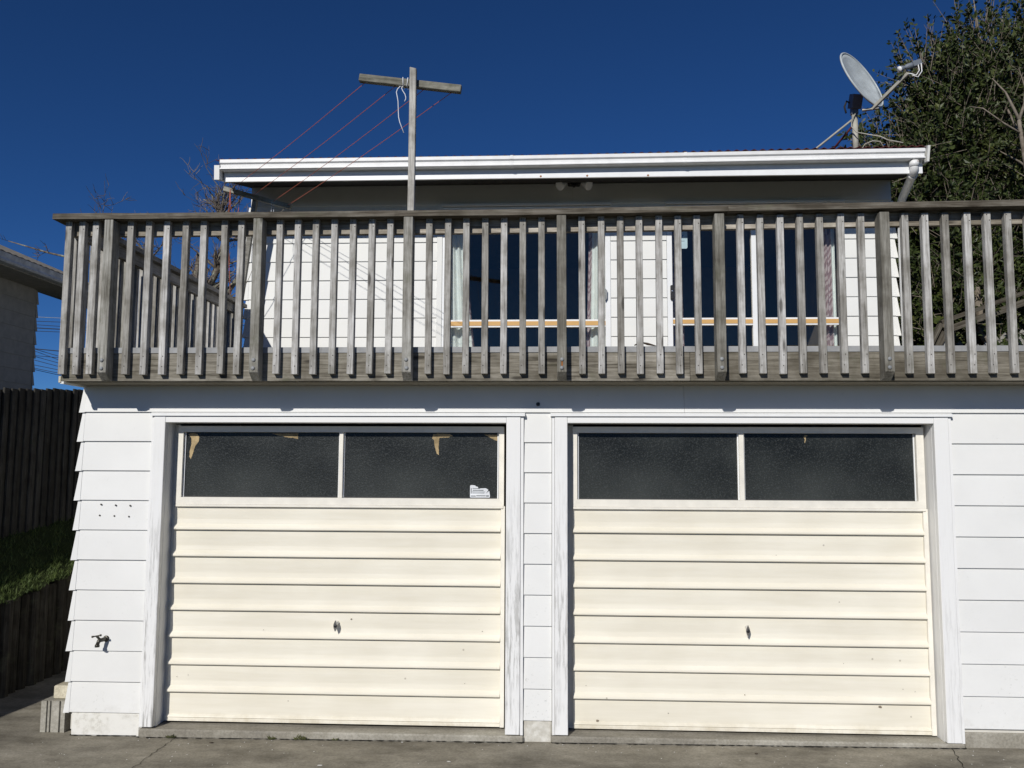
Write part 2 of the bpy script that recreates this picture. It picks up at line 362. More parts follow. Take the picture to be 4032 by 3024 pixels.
def jag(a, b, n, amp): return [(a[0] + (b[0] - a[0]) * i / n + random.uniform(-amp, amp), a[1] + (b[1] - a[1]) * i / n) for i in range(n + 1)]
crack(jag((-2.585, -0.05), (-2.60, -0.9), 22, 0.012), 0.0022)
crack(jag((2.60, -0.03), (2.40, -0.9), 20, 0.010), 0.0025)
# raised land behind and beside the house
def hill(x, y):
    return 1.15 + 0.03 * (y - 3.3) - 0.35 * max(0, (4.8 + 0.0 - 0) * 0) if y < 40 else 2.25 + 0.01 * (y - 40)
grid('terrain', [-300, -60, -25, -12, -8, -5.05, 0, 6, 12, 25, 60, 300], [3.5, 5, 8, 14, 25, 40, 90, 300], lambda x, y: hill(x, y), 'turf')
# bank between the log wall and the paling fence
def bank_z(x, y):
    top = 0.60 + 0.13 * max(-1.5, min(y, 6)); back = 1.05 + 0.10 * max(-1.5, min(y, 6))
    k = min(1, max(0, (-4.42 - x) / 0.6)); return top + (back - top) * k + 0.012 * math.sin(x * 31 + y * 17)
bank = grid('lawn_bank', lin(-9.5, -4.44, 30), lin(-3.5, 8, 70), bank_z, 'turf')
gv, gf = [], []
for i in range(9000):
    edge = random.random() < 0.45
    x = random.uniform(-4.62, -4.43) if edge else random.uniform(-5.0, -4.45); y = random.uniform(-0.6, 3.2); z = bank_z(x, y) - 0.006
    h = random.uniform(0.02, 0.055) * (1.5 if random.random() < 0.06 else 1); a = random.uniform(0, 6.28); w = 0.003
    lx, ly = random.uniform(-0.6, 0.9) * h, random.uniform(-0.6, 0.6) * h
    b = len(gv); dx, dy = math.cos(a) * w, math.sin(a) * w
    gv += [(x - dx, y - dy, z), (x + dx, y + dy, z), (x + lx, y + ly, z + h)]; gf.append((b, b + 1, b + 2))
tag(raw('grass', gv, gf, 'grass_blade'), 'short green grass along the top edge of the log retaining wall', 'grass', kind='stuff')

# ------------------------------------------------------------------ the house
house = thing('house', (0.1, 3.0, 0), 'white weatherboard house with two cream garage doors under its deck', 'house')
P = 0.2083
def wboard(x0, x1, zb, h, yw, mat, name='weatherboard', t_=0.017, parent=None):
    yb = yw - t_; yt = yw - 0.003; k = random.uniform(-0.001, 0.001)
    prof = [(yw + 0.004 + k, zb), (yb + k, zb), (yt + k, zb + h), (yw + 0.004 + k, zb + h)]
    o = prism_x(name, prof, x0, x1, mat, parent or house); return o
bottoms = [2.223 - P * k for k in range(11)]
def section(x0, x1):
    for zb in bottoms[1:]: wboard(x0, x1, zb, P + 0.012, 0.0, 'white_board')
section(-3.358, -2.858); section(-0.208, -0.017); section(2.699, 4.6)
for zb in bottoms[1:]: wboard(4.603, 6.8, zb, P + 0.012, 0.0, 'white_board')
for a, b in ((-3.358, 0.9), (0.902, 4.1), (4.102, 6.8)): wboard(a, b, 2.223, 0.187, 0.0, 'white_board', t_=0.02)
for zb in bottoms:
    top = zb + P if zb < 2.2 else 2.405; j = random.uniform(-0.004, 0.004)
    V = [(-3.358, -0.0195, zb - 0.004), (-3.400 + j, -0.0215, zb - 0.006), (-3.378, -0.0065, top - 0.006), (-3.358, -0.006, top - 0.006),
         (-3.358, 0.0, zb - 0.004), (-3.400 + j, 0.10, zb - 0.006), (-3.378, 0.10, top - 0.006), (-3.358, 0.0, top - 0.006)]
    raw('corner_cap', V, [(0, 1, 2, 3), (4, 7, 6, 5), (0, 4, 5, 1), (1, 5, 6, 2), (2, 6, 7, 3), (3, 7, 4, 0)], 'white_board', house)
for zb in bottoms:                                   # side wall boards turning the corner
    V = [(-3.36, 0.10, zb), (-3.392, 0.10, zb), (-3.374, 0.10, zb + P), (-3.36, 0.10, zb + P), (-3.36, 2.98, zb), (-3.392, 2.98, zb), (-3.374, 2.98, zb + P), (-3.36, 2.98, zb + P)]
    raw('weatherboard', V, QF, 'white_board', house)
box('wall_core', -3.355, -2.80, 0.006, 0.12, 0.02, 2.40, 'shade_white', house)
box('wall_core', -0.30, 0.06, 0.006, 0.12, 0.02, 2.40, 'shade_white', house)
box('wall_core', 2.62, 6.8, 0.006, 0.12, 0.02, 2.40, 'shade_white', house)
box('lintel', -2.80, 2.62, 0.0062, 0.12, 2.16, 2.40, 'shade_white', house)
box('wall_core', -3.34, -3.30, 0.13, 2.98, 0.0, 2.60, 'shade_white', house)
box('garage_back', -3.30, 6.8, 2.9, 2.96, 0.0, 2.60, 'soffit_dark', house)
box('garage_floor', -3.30, 6.8, 0.18, 2.9, -0.02, 0.03, 'nib_concrete', house)
# plinth
box('plinth', -3.345, -2.86, -0.006, 0.10, -0.05, 0.150, 'painted_plinth', house, 0.006)
box('plinth', -0.207, -0.018, -0.008, 0.10, -0.05, 0.138, 'bare_plinth', house, 0.006)
box('plinth', 2.70, 6.8, -0.010, 0.10, -0.05, 0.112, 'nib_concrete', house, 0.006)
box('door_sill', -2.855, -0.205, -0.035, 0.17, -0.06, 0.040, 'nib_concrete', house, 0.01)
box('door_sill', -0.02, 2.698, -0.035, 0.17, -0.06, 0.044, 'nib_concrete', house, 0.01)
box('pipe_hole', -0.124, -0.098, -0.022, -0.012, 2.267, 2.293, 'black_plastic', house, 0.006)
for hx, hz in ((-3.206, 1.566), (-3.10, 1.561), (-2.995, 1.559), (-3.212, 1.489), (-3.106, 1.486), (-3.0, 1.482)):
    lathe('screw', [(0.006, 0), (0.006, 0.004), (0.003, 0.006)], (hx, -0.011, hz), (0, -1, 0), 'nail', house, 8)
def opening(x0, x1, xo0, xo1, s0, s1, peelL, peelR, zh=2.148):
    """trim boards, liners and head flashing round one garage opening"""
    box('trim_board', s0, x0, -0.034, 0.012, 0.052, 2.192, peelL, house, 0.003)
    box('trim_board', x1, s1, -0.034, 0.012, 0.048, 2.192, peelR, house, 0.003)
    if xo0 < s0: box('scriber', xo0, s0 - 0.002, -0.026, 0.006, 0.05, 2.190, 'sound_trim', house)
    if xo1 > s1: box('scriber', s1 + 0.002, xo1, -0.026, 0.006, 0.045, 2.190, 'sound_trim', house)
    box('head_trim', x0 + 0.001, x1 - 0.001, -0.032, 0.012, zh, 2.191, 'sound_trim', house, 0.002)
    V = [(xo0 - 0.01, -0.046, 2.194), (xo1 + 0.01, -0.046, 2.194), (xo1 + 0.01, -0.046, 2.208), (xo0 - 0.01, -0.046, 2.208),
         (xo0 - 0.01, 0.0, 2.194), (xo1 + 0.01, 0.0, 2.194), (xo1 + 0.01, -0.012, 2.221), (xo0 - 0.01, -0.012, 2.221)]
    raw('head_flashing', V, QF, 'white_metal', house)
    box('jamb_liner', x0 - 0.02, x0 + 0.0005, 0.0125, 0.17, 0.045, zh, 'sound_trim', house)
    box('jamb_liner', x1 - 0.0005, x1 + 0.02, 0.0125, 0.17, 0.045, zh, 'sound_trim', house)
    box('jamb_liner', x0, x1, 0.0125, 0.17, zh, zh + 0.02, 'sound_trim', house)
opening(-2.757, -0.331, -2.856, -0.211, -2.840, -0.232, 'peeling_trim', 'peeling_trim')
opening(0.093, 2.580, -0.014, 2.696, 0.005, 2.676, 'peeling_trim', 'sound_trim')

def garage_door(label, px0, px1, cx1, fx0, fx1, gx0, m0, m1, gx1, hx, hz, chips):
    d = box('garage_door', px0 + 0.01, cx1 - 0.012, 0.140, 0.160, 0.062, 2.125, 'cream_frame', house); d['label'] = label
    zz = [1.565] + [1.376 - 0.188 * k for k in range(8)]
    for k in range(8):
        zt, zb = zz[k], zz[k + 1]; y = 0.112
        prof = [(0.139, zt - 0.0005), (y - 0.002, zt - 0.0005), (y - 0.001, zt - 0.045), (y + 0.003, zb + 0.085), (y + 0.001, zb + 0.052), (y - 0.015, zb + 0.036), (y - 0.024, zb + 0.027), (y - 0.025, zb + 0.016), (y - 0.020, zb + 0.010), (y + 0.006, zb + 0.008), (y + 0.006, zb), (0.139, zb)]
        if k == 7: prof = [(0.139, zt), (y, zt), (y, zb + 0.045), (y - 0.012, zb + 0.034), (y - 0.016, zb + 0.028), (y - 0.010, zb + 0.023), (y - 0.012, zb), (0.139, zb)]
        prism_x('panel', prof, px0, px1, 'cream_steel', d)
    box('door_stop', px0 - 0.034, px0 + 0.004, 0.141, 0.150, 0.05, 2.14, 'cream_frame', house)
    box('edge_channel', px1 + 0.001, cx1, 0.096, 0.139, 0.056, 1.566, 'cream_frame', d, 0.002)
    # glazed top: mitred frame bars
    zt, zb, gt, gb, yf = 2.128, 1.568, 2.085, 1.618, 0.094
    for q in ([(fx0, zb), (fx1, zb), (gx1, gb), (gx0, gb)], [(fx0, zt), (gx0, gt), (gx1, gt), (fx1, zt)], [(fx0, zb), (gx0, gb), (gx0, gt), (fx0, zt)], [(fx1, zb), (fx1, zt), (gx1, gt), (gx1, gb)]):
        prism_y('window_frame', q, yf, 0.139, 'cream_frame', d)
    box('sill_lip', fx0 + 0.004, fx1 - 0.004, yf - 0.006, yf + 0.018, zb - 0.018, zb - 0.001, 'cream_frame', d, 0.002)
    box('mullion', m0 + 0.010, m1 - 0.010, yf + 0.001, 0.139, gb, gt, 'cream_frame', d, 0.002)
    for a, b in ((gx0, m0), (m1, gx1)):
        p = box('pane', a + 0.001, b - 0.001, 0.125, 0.130, gb + 0.001, gt - 0.001, 'dimpled_pane', d)
    for xx in (gx0 + 0.003, m0 + 0.002, m1 - 0.010, gx1 - 0.012):
        box('glazing_bead', xx, xx + 0.008, 0.116, 0.1248, gb + 0.001, gt - 0.002, 'white_metal', d)
    box('glazing_gasket', gx0 + 0.001, gx1 - 0.001, 0.120, 0.1245, gb + 0.0005, gb + 0.007, 'rubber_line', d)
    # pear-shaped pull: round boss, key plate and grip
    n = 10
    grip = [(hx + 0.013 * math.sin(math.pi * i / n) * (1 - 0.25 * i / n) - 0.012, hz + 0.036 - 0.080 * i / n) for i in range(n + 1)] + [(hx - 0.014 * math.sin(math.pi * i / n) - 0.012, hz + 0.036 - 0.080 * i / n) for i in range(n - 1, 0, -1)]
    h = prism_y('handle', grip, 0.064, 0.080, 'chrome', d)
    lathe('handle_boss', [(0.013, 0.0), (0.013, 0.02), (0.009, 0.036)], (hx - 0.010, 0.112, hz + 0.012), (0, -1, 0), 'chrome', d, 14)
    lathe('key_plate', [(0.012, 0.0), (0.012, 0.003), (0.008, 0.006)], (hx - 0.012, 0.066, hz - 0.004), (0, -1, 0), 'black_plastic', d, 12)
    for (qx, qz, qs) in chips:
        prism_y('paint_chip', [(qx + qs * math.cos(a_) * random.uniform(0.6, 1.2), qz + qs * 0.7 * math.sin(a_) * random.uniform(0.6, 1.2)) for a_ in (0.2, 1.2, 2.3, 3.3, 4.2, 5.3)], 0.1065, 0.1092, 'chip_brown', d)
    return d
garage_door('cream ribbed garage door with torn paper scraps behind its glass', -2.725, -0.376, -0.346, -2.716, -0.354, -2.678, -1.546, -1.498, -0.390, -1.515, 0.735, ((-1.425, 0.772, 0.007), (-2.05, 0.69, 0.003), (-0.50, 0.70, 0.004), (-0.62, 0.345, 0.003), (-2.66, 0.36, 0.003), (-2.58, 0.372, 0.003)))
garage_door('cream ribbed garage door with clean dark glass', 0.131, 2.537, 2.570, 0.131, 2.560, 0.164, 1.284, 1.338, 2.509, 1.335, 0.738, ((2.205, 0.236, 0.011), (0.296, 0.112, 0.011), (0.78, 0.17, 0.005), (1.30, 0.30, 0.005), (1.97, 0.52, 0.003), (2.44, 0.34, 0.003), (2.36, 0.355, 0.003), (0.22, 0.345, 0.003)))

# upper storey wall, set back behind the deck
YU = 3.0
ub = [4.658 - 0.2055 * k for k in range(11)]
for zb in ub[1:]:
    wboard(-3.30, -1.255, zb, 0.217, YU, 'white_upper'); wboard(0.602, 1.192, zb, 0.217, YU, 'white_upper'); wboard(3.05, 3.545, zb, 0.217, YU, 'white_upper')
for a, b in ((-3.30, 0.2), (0.202, 3.545)): wboard(a, b, 4.658, 0.30, YU, 'white_upper')
for zb in ub[1:]:
    for s, xe in ((-1, -3.30), (1, 3.545)):
        V = [(xe, YU - 0.020, zb - 0.004), (xe + s * 0.048, YU - 0.022, zb - 0.005), (xe + s * 0.022, YU - 0.007, zb + 0.198), (xe, YU - 0.006, zb + 0.198),
             (xe, YU, zb - 0.004), (xe + s * 0.048, YU + 0.09, zb - 0.005), (xe + s * 0.022, YU + 0.09, zb + 0.198), (xe, YU, zb + 0.198)]
        raw('corner_cap', V, [(0, 1, 2, 3), (4, 7, 6, 5), (0, 4, 5, 1), (1, 5, 6, 2), (2, 6, 7, 3), (3, 7, 4, 0)], 'white_upper', house)
box('wall_core', -3.29, -1.20, YU + 0.006, YU + 0.10, 2.62, 4.95, 'shade_white', house)
box('wall_core', 0.60, 1.19, YU + 0.006, YU + 0.10, 2.62, 4.62, 'shade_white', house)
box('wall_core', 3.03, 3.54, YU + 0.006, YU + 0.10, 2.62, 4.95, 'shade_white', house)
box('wall_core', -1.20, 3.03, YU + 0.0062, YU + 0.10, 4.622, 4.95, 'shade_white', house)
box('side_wall', -3.31, -3.27, YU + 0.10, 9.8, 1.0, 4.95, 'white_upper', house)
box('side_wall', 3.52, 3.56, YU + 0.10, 9.8, 1.0, 4.95, 'white_upper', house)
box('rear_wall', -3.31, 3.56, 9.8, 9.86, 1.0, 4.95, 'white_upper', house)
box('trim_board', -1.253, -1.197, YU - 0.022, YU + 0.006, 2.64, 4.655, 'white_upper', house)

def slider(name, label, x0, x1, st0, st1, zbar0, zbar1):
    w = box(name, x0, x1, YU - 0.012, YU + 0.06, 4.575, 4.625, 'white_metal', house, 0.002); w['label'] = label
    box('frame', x0, x0 + 0.055, YU - 0.014, YU + 0.06, 2.645, 4.574, 'white_metal', w, 0.002)
    box('frame', x1 - 0.055, x1, YU - 0.014, YU + 0.06, 2.645, 4.574, 'white_metal', w, 0.002)
    box('frame', x0 + 0.056, x1 - 0.056, YU - 0.010, YU + 0.06, 2.645, 2.70, 'white_metal', w, 0.002)
    box('meeting_stile', st0, st1, YU - 0.008, YU + 0.05, 2.701, 4.573, 'white_metal', w, 0.002)
    for a, b, yy in ((x0 + 0.056, st0, 0.024), (st1, x1 - 0.056, 0.032)): box('pane', a, b, YU + yy, YU + yy + 0.001, 2.701, 4.573, 'clear_pane', w)
    for a, b in ((x0 + 0.056, st0 - 0.001), (st1 + 0.001, x1 - 0.056)):
        r = box('push_bar', a, b, YU - 0.008, YU + 0.018, zbar0, zbar1, 'white_metal', w, 0.002)
        box('bar_inlay', a + 0.001, b - 0.001, YU - 0.0125, YU - 0.007, zbar0 + 0.018, zbar1 - 0.018, 'orange_bar', r)
    box('head_flashing', x0 - 0.01, x1 + 0.01, YU - 0.045, YU - 0.004, 4.635, 4.657, 'white_metal', house)
    return w
s1 = slider('sliding_window', 'white sliding door with pale curtains at both ends', -1.195, 0.600, -0.362, -0.298, 3.318, 3.400)
s2 = slider('sliding_window', 'white sliding door with pale blue sticker and black lock', 1.195, 3.046, 2.082, 2.140, 3.332, 3.412)
for gx_ in (0.575,):
    prism_y('door_pull', [(gx_ - 0.034, 3.59), (gx_ - 0.014, 3.62), (gx_ - 0.012, 3.70), (gx_ - 0.034, 3.725)], YU - 0.045, YU - 0.015, 'galv', s1)
lk = box('door_lock', 1.225, 1.262, YU - 0.050, YU - 0.015, 3.605, 3.755, 'black_plastic', s2, 0.005)
lathe('lock_barrel', [(0.012, 0), (0.012, 0.005), (0.006, 0.008)], (1.243, YU - 0.050, 3.69), (0, -1, 0), 'chrome', lk, 10)
# rooms behind the glass
def shell(x0, x1):
    y0, y1, z0, z1 = YU + 0.105, 6.6, 2.63, 4.80
    V = boxv(x0, x1, y0, y1, z0, z1)
    raw('room', V, [(0, 1, 2, 3), (1, 5, 6, 2), (0, 4, 5, 1), (3, 2, 6, 7), (4, 7, 6, 5)], 'room', house, mats=['room', 'room_ceiling'], fm=[0, 0, 0, 0, 1])
shell(-1.25, 0.88); shell(0.90, 3.1)

# eaves
prism_x('fascia', [(2.300, 4.706), (2.300, 4.87), (2.325, 4.87), (2.325, 4.706)], -3.335, 3.585, 'white_metal', house)
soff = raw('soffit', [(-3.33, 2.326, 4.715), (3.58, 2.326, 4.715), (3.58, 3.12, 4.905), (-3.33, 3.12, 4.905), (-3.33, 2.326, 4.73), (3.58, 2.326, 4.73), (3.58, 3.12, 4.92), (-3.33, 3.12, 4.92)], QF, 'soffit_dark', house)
gprof = [(2.298, 4.802), (2.215, 4.800), (2.205, 4.806), (2.205, 4.815), (2.213, 4.819), (2.226, 4.832), (2.224, 4.856), (2.211, 4.866), (2.203, 4.869), (2.202, 4.900), (2.207, 4.904), (2.211, 4.900), (2.234, 4.858), (2.236, 4.830), (2.226, 4.812), (2.298, 4.812)]
def gutter_piece(a, b):
    V, F = [], []; n = len(gprof)
    for x in (a, b):
        tilt = 0.0 if x < 0 else 0.006 * x
        for y, z in gprof: V.append((x, y, z + tilt))
    F = [(i, (i + 1) % n, n + (i + 1) % n, n + i) for i in range(n)] + [tuple(range(n - 1, -1, -1)), tuple(range(n, 2 * n))]
    return raw('gutter', V, F, 'white_plastic', house)
gutter_piece(-3.345, -0.4405); gutter_piece(-0.4395, 1.2995); gutter_piece(1.3005, 3.575)
def joiner(x):
    t = 0.006 * max(0, x); prism_x('gutter_joiner', [(y - 0.004 if y < 2.29 else y, z + t + (0.003 if z > 4.89 else -0.003 if z < 4.803 else 0)) for y, z in gprof[:11]] + [(2.298, 4.90 + t)], x - 0.014, x + 0.014, 'white_plastic', house)
joiner(-0.415); joiner(1.286)
prism_x('gutter_end', [(y, z) for y, z in gprof[:11]] + [(2.298, 4.90)], -3.349, -3.3455, 'white_plastic', house)
prism_x('gutter_end', [(y, z + 0.021) for y, z in gprof[:11]] + [(2.298, 4.92)], 3.5755, 3.579, 'white_plastic', house)
prism_x('barge_end', [(2.215, 4.70), (2.205, 4.845), (2.62, 4.95), (2.62, 4.80)], -3.405, -3.352, 'white_upper', house)
prism_x('barge_end', [(2.23, 4.80), (2.19, 4.945), (2.62, 5.05), (2.62, 4.83)], 3.60, 3.622, 'white_upper', house)
# roof: fine corrugation, low pitch, hidden behind the gutter but for its wavy edge
nx = 420; V, F = [], []
rows = [(2.225, 0), (2.7, 1), (6.6, 1), (10.4, 1)]
for (y, k) in rows:
    for i in range(nx + 1):
        x = -3.40 + 7.03 * i / nx; base = 4.911 + 0.0118 * max(0, x) + 0.245 * (y - 2.225) if y < 7 else 5.0
        V.append((x, y, base + 0.010 * math.sin(2 * math.pi * x / 0.084) * (1 if y < 7 else 0)))
for j in range(len(rows) - 1):
    for i in range(nx): a = j * (nx + 1) + i; F.append((a, a + 1, a + nx + 2, a + nx + 1))
o = raw('roof', V, F, 'red_roof', house); sm = o.modifiers.new('thickness', 'SOLIDIFY'); sm.thickness = 0.006
# downpipe
dp = tube('downpipe', [(3.49, 2.262, 4.815), (3.49, 2.262, 4.775), (3.492, 2.268, 4.745), (3.496, 2.29, 4.722), (3.505, 2.34, 4.705), (3.60, 2.84, 4.625), (3.615, 2.90, 4.605), (3.620, 2.925, 4.57), (3.62, 2.93, 4.50), (3.62, 2.93, 2.66)], 0.041, 'white_plastic', house, 14)
tube('socket', [(3.49, 2.262, 4.815), (3.49, 2.262, 4.760)], 0.046, 'white_plastic', dp, 14); tube('socket', [(3.503, 2.325, 4.708), (3.512, 2.375, 4.699)], 0.046, 'white_plastic', dp, 14)
lathe('rust_stain', [(0.010, 0), (0.009, 0.0015)], (3.505, 2.2215, 4.80), (0, -1, 0), 'rust', dp, 9)
for rx in (-0.13, 0.33, 0.93): lathe('rust_stain', [(0.011, 0), (0.009, 0.0015)], (rx, 2.300, 4.722 - 0.004 * (rx > 0.5)), (0, -1, 0), 'rust', house, 7)
# soffit under the deck edge
box('deck_soffit', -3.36, 6.8, -0.262, 0.006, 2.410, 2.424, 'soffit_brown', house)
box('soffit_edge', -3.385, -3.361, -0.295, 2.95, 2.398, 2.43, 'white_upper', house)

# ------------------------------------------------------------------ deck with its railing
deck = thing('deck', (0.8, 1.3, 2.41), 'weathered grey timber deck with slatted railing above the garage', 'deck')
FY = -0.300
for a, b in ((-3.378, -0.98), (-0.978, 0.055), (0.057, 0.900), (0.902, 3.2), (3.202, 5.6)):
    box('fascia_board', a, b, FY + random.uniform(0, 0.002), FY + 0.038, 2.415, 2.606, 'fascia_wood', deck, 0.002)
for i in range(5):
    a, b = -3.376 + i * 1.8, -3.378 + (i + 1) * 1.8
    V = boxv(a, b, FY - 0.004, FY + 0.03, 2.607, 2.645); o = raw('edge_flashing', V, QF, 'grey_flashing', deck)
box('side_fascia', -3.380, -3.345, FY + 0.039, 2.96, 2.43, 2.606, 'side_wood', deck, 0.002)
box('end_block', -3.396, -3.379, FY - 0.002, FY + 0.05, 2.405, 2.45, 'cream_block', deck, 0.002)
box('decking', -3.37, 5.6, FY + 0.031, 2.975, 2.612, 2.640, 'fascia_wood', deck)
# baluster mesh, shared
def make_shared(name, V, F, mats, fm=None):
    me = bpy.data.meshes.new(name); me.from_pydata(V, [], F)
    for m in mats: me.materials.append(MAT[m])
    if fm:
        for p, i in zip(me.polygons, fm): p.material_index = i
    me.update(); return me
def baluster_mesh(i):
    rr = random.Random(i); w = 0.0215; h = 1.066
    V, F = bevelled(boxv(-w, w, -w, w, 0, h), QF, 0.0022); fm = [0] * len(F)
    for nx_, nz in ((-0.008 + rr.uniform(-.004, .004), h - 0.018), (0.009 + rr.uniform(-.004, .004), h - 0.055), (0.004 + rr.uniform(-.008, .008), 0.125), (-0.003 + rr.uniform(-.008, .008), 0.055)):
        b = len(V); r = 0.0042
        V += [(nx_ + r * math.cos(a * math.pi / 3), -w - 0.0012, nz + r * math.sin(a * math.pi / 3)) for a in range(6)]; F.append(tuple(b + a for a in range(6))); fm.append(1)
    return make_shared('baluster', V, F, ['baluster_wood', 'nail'], fm)
bal_meshes = [baluster_mesh(i) for i in range(6)]
def put(name, me, loc, parent, rot=(0, 0, 0), scale=(1, 1, 1)):
    o = bpy.data.objects.new(name, me); place(o, loc, parent); o.rotation_euler = rot; o.scale = scale; return o
BX = [-3.357, -3.26, -3.164, -2.916, -2.79, -2.66, -2.532, -2.404, -2.256, -2.144, -1.873, -1.746, -1.622, -1.493, -1.367, -1.238, -1.112, -0.842, -0.717, -0.59, -0.463, -0.336, -0.208, -0.082, 0.189, 0.316, 0.445, 0.57, 0.7, 0.828, 0.955, 1.239, 1.37, 1.501, 1.631, 1.762, 1.898, 2.029, 2.313, 2.446, 2.578, 2.715, 2.844, 2.98, 3.11, 3.40, 3.53, 3.66, 3.79, 3.92, 4.05, 4.18, 4.45, 4.58, 4.71, 4.84, 4.97, 5.1, 5.23]
for i, x in enumerate(BX):
    put('baluster', bal_meshes[i % 6], (x, FY - 0.0235, 2.457 + random.uniform(-0.003, 0.003)), deck, (random.uniform(-0.002, 0.002), random.uniform(-0.0025, 0.0025), random.uniform(-0.02, 0.02)))
# posts: the foot is cut back on a slope
def post_mesh():
    w, d, h = 0.031, 0.098, 1.105
    prof = [(-d, 0.052), (-d, h), (-0.001, h), (-0.001, 0.0), (-0.030, 0.0)]
    V = [(-w, y, z) for y, z in prof] + [(w, y, z) for y, z in prof]; n = 5
    F = [(i, (i + 1) % n, n + (i + 1) % n, n + i) for i in range(n)] + [tuple(range(n - 1, -1, -1)), tuple(range(n, 2 * n))]
    V, F = bevelled(V, F, 0.0025); return make_shared('post', V, F, ['post_wood'])
pm = post_mesh()
bV, bF = lathe_data([(0.0135, 0.0), (0.0135, 0.003), (0.011, 0.007), (0.005, 0.0095)], 12)
bm_ = make_shared('bolt', [tuple(Matrix.Rotation(math.pi / 2, 3, 'X') @ Vector(v)) for v in bV], bF, ['galv'])
for pl in bm_.polygons: pl.use_smooth = True
for k, x in enumerate((-3.045, -2.005, -0.977, 0.053, 1.092, 2.162, 3.255, 4.315, 5.36)):
    p = put('post', pm, (x, FY, 2.413), deck, (0, random.uniform(-0.003, 0.003), 0))
    for dz in (0.078, 0.134): put('bolt', bm_, (x + random.uniform(-0.003, 0.003), FY - 0.098, 2.413 + dz), p)
    if k == 3: box('rust_streak', x - 0.004, x + 0.005, FY - 0.0995, FY - 0.097, 2.50, 2.54, 'rust', p)
# top rail and cap
def capz(x): return 3.520 + (0.0 if x < -0.3 else 0.0085 * (x + 0.3)) + (0.004 if x < -3 else 0)
def wavybeam(name, a, b, y0, y1, z0f, th, mat, n=24):
    V, F = [], []
    for i in range(n + 1):
        x = a + (b - a) * i / n; z = z0f(x); j = random.uniform(-0.001, 0.001)
        V += [(x, y0 + j, z), (x, y1, z), (x, y1, z + th), (x, y0 + j + 0.003, z + th)]
        if i:
            q = 4 * i; F += [(q - 4, q - 3, q + 1, q), (q - 3, q - 2, q + 2, q + 1), (q - 2, q - 1, q + 3, q + 2), (q - 1, q - 4, q, q + 3)]
    F += [(0, 3, 2, 1), (4 * n, 4 * n + 1, 4 * n + 2, 4 * n + 3)]; return raw(name, V, F, mat, deck)
wavybeam('rail_cap', -3.442, 1.15, FY - 0.102, FY + 0.045, capz, 0.040, 'cap_wood'); wavybeam('rail_cap', 1.152, 5.6, FY - 0.102, FY + 0.045, capz, 0.041, 'cap_wood')
for a, b in ((-3.376, -0.98), (-0.978, 2.16), (2.162, 5.6)): wavybeam('top_rail', a, b, FY + 0.001, FY + 0.044, lambda x: capz(x) - 0.092, 0.0915, 'rail_wood')
# left side railing running back to the house
wall_x = -3.378
box('side_rail_cap', -3.442, -3.285, FY + 0.046, 2.93, 3.524, 3.564, 'side_wood', deck, 0.003)
box('side_top_rail', wall_x + 0.001, wall_x + 0.044, FY + 0.047, 2.92, 3.436, 3.523, 'side_wood', deck, 0.002)
yy = -0.17; k = 0
while yy < 2.85:
    if k in (6, 14, 22):
        put('post', pm, (wall_x, yy, 2.413), deck, (0, 0, -math.pi / 2))
    else:
        put('baluster', bal_meshes[k % 6], (wall_x - 0.0235, yy, 2.457), deck, (0, 0, -math.pi / 2 + random.uniform(-.02, .02)))
    yy += 0.1255; k += 1

# ------------------------------------------------------------------ washing line on the deck
cp = thing('clothesline_post', (-0.99, -0.225, 2.64), 'tall grey T-shaped clothesline post rising above the deck rail', 'clothesline post', 'clothesline posts on the deck')
V = boxv(-1.013, -0.967, -0.248, -0.205, 2.64, 4.636)
for i in (4, 5, 6, 7): V[i] = (V[i][0], V[i][1], V[i][2] + random.uniform(-0.008, 0.008))
V, F = bevelled(V, QF, 0.003); raw('upright', V, F, 'pole_wood', cp)
A0, A1 = Vector((-1.383, -0.178, 4.597)), Vector((-0.655, -0.178, 4.500))
ca = bar('cross_arm', A0, A1, 0.048, 0.052, 'arm_wood', cp)
bp = thing('clothesline_post', (-3.27, 2.7, 2.64), 'leaning grey clothesline post with tilted arm beside the house corner', 'clothesline post', 'clothesline posts on the deck')
bar('upright', (-3.375, 2.7, 2.65), (-3.150, 2.7, 4.665), 0.048, 0.050, 'post_wood', bp)
B0, B1 = Vector((-3.475, 2.655, 4.750)), Vector((-2.755, 2.655, 4.545))
bar('cross_arm', B0, B1, 0.045, 0.050, 'arm_wood', bp)
fa = [(-1.345, 4.562), (-1.125, 4.533), (-0.92, 4.506), (-0.723, 4.480)]; ba = [(-3.40, 4.735), (-3.165, 4.668), (-2.94, 4.605), (-2.785, 4.560)]
ordn = ['leftmost', 'second from left', 'third from left', 'rightmost']
for i in range(4):
    a = Vector((fa[i][0], -0.178, fa[i][1])); b = Vector((ba[i][0], 2.64, ba[i][1])); pts = []
    for q in range(15):
        u = q / 14; p_ = a.lerp(b, u); p_.z -= 0.018 * math.sin(math.pi * u); pts.append(p_)
    tag(tube('washing_line', pts, 0.0023, 'cord_red', None, 6), 'thin red clothesline cord, %s of the four between the posts' % ordn[i], 'cord', 'clothesline cords')
t = thing('string', (-1.09, -0.185, 4.54), 'white string wrapped round the post arm with two loose ends hanging', 'string')
for q, dx in enumerate((-0.075, -0.048, -0.020)):
    c = Vector((-0.99 + dx, -0.178, 4.597 - (0.393 + dx) / 0.728 * 0.097)); s = 0.029; tl = random.uniform(-0.004, 0.006)
    tube('wrap', [c + Vector((tl, -s, s)), c + Vector((0, -s, -s)), c + Vector((0, s, -s)), c + Vector((tl, s, s)), c + Vector((tl, -s, s))], 0.003, 'string_white', t, 6)
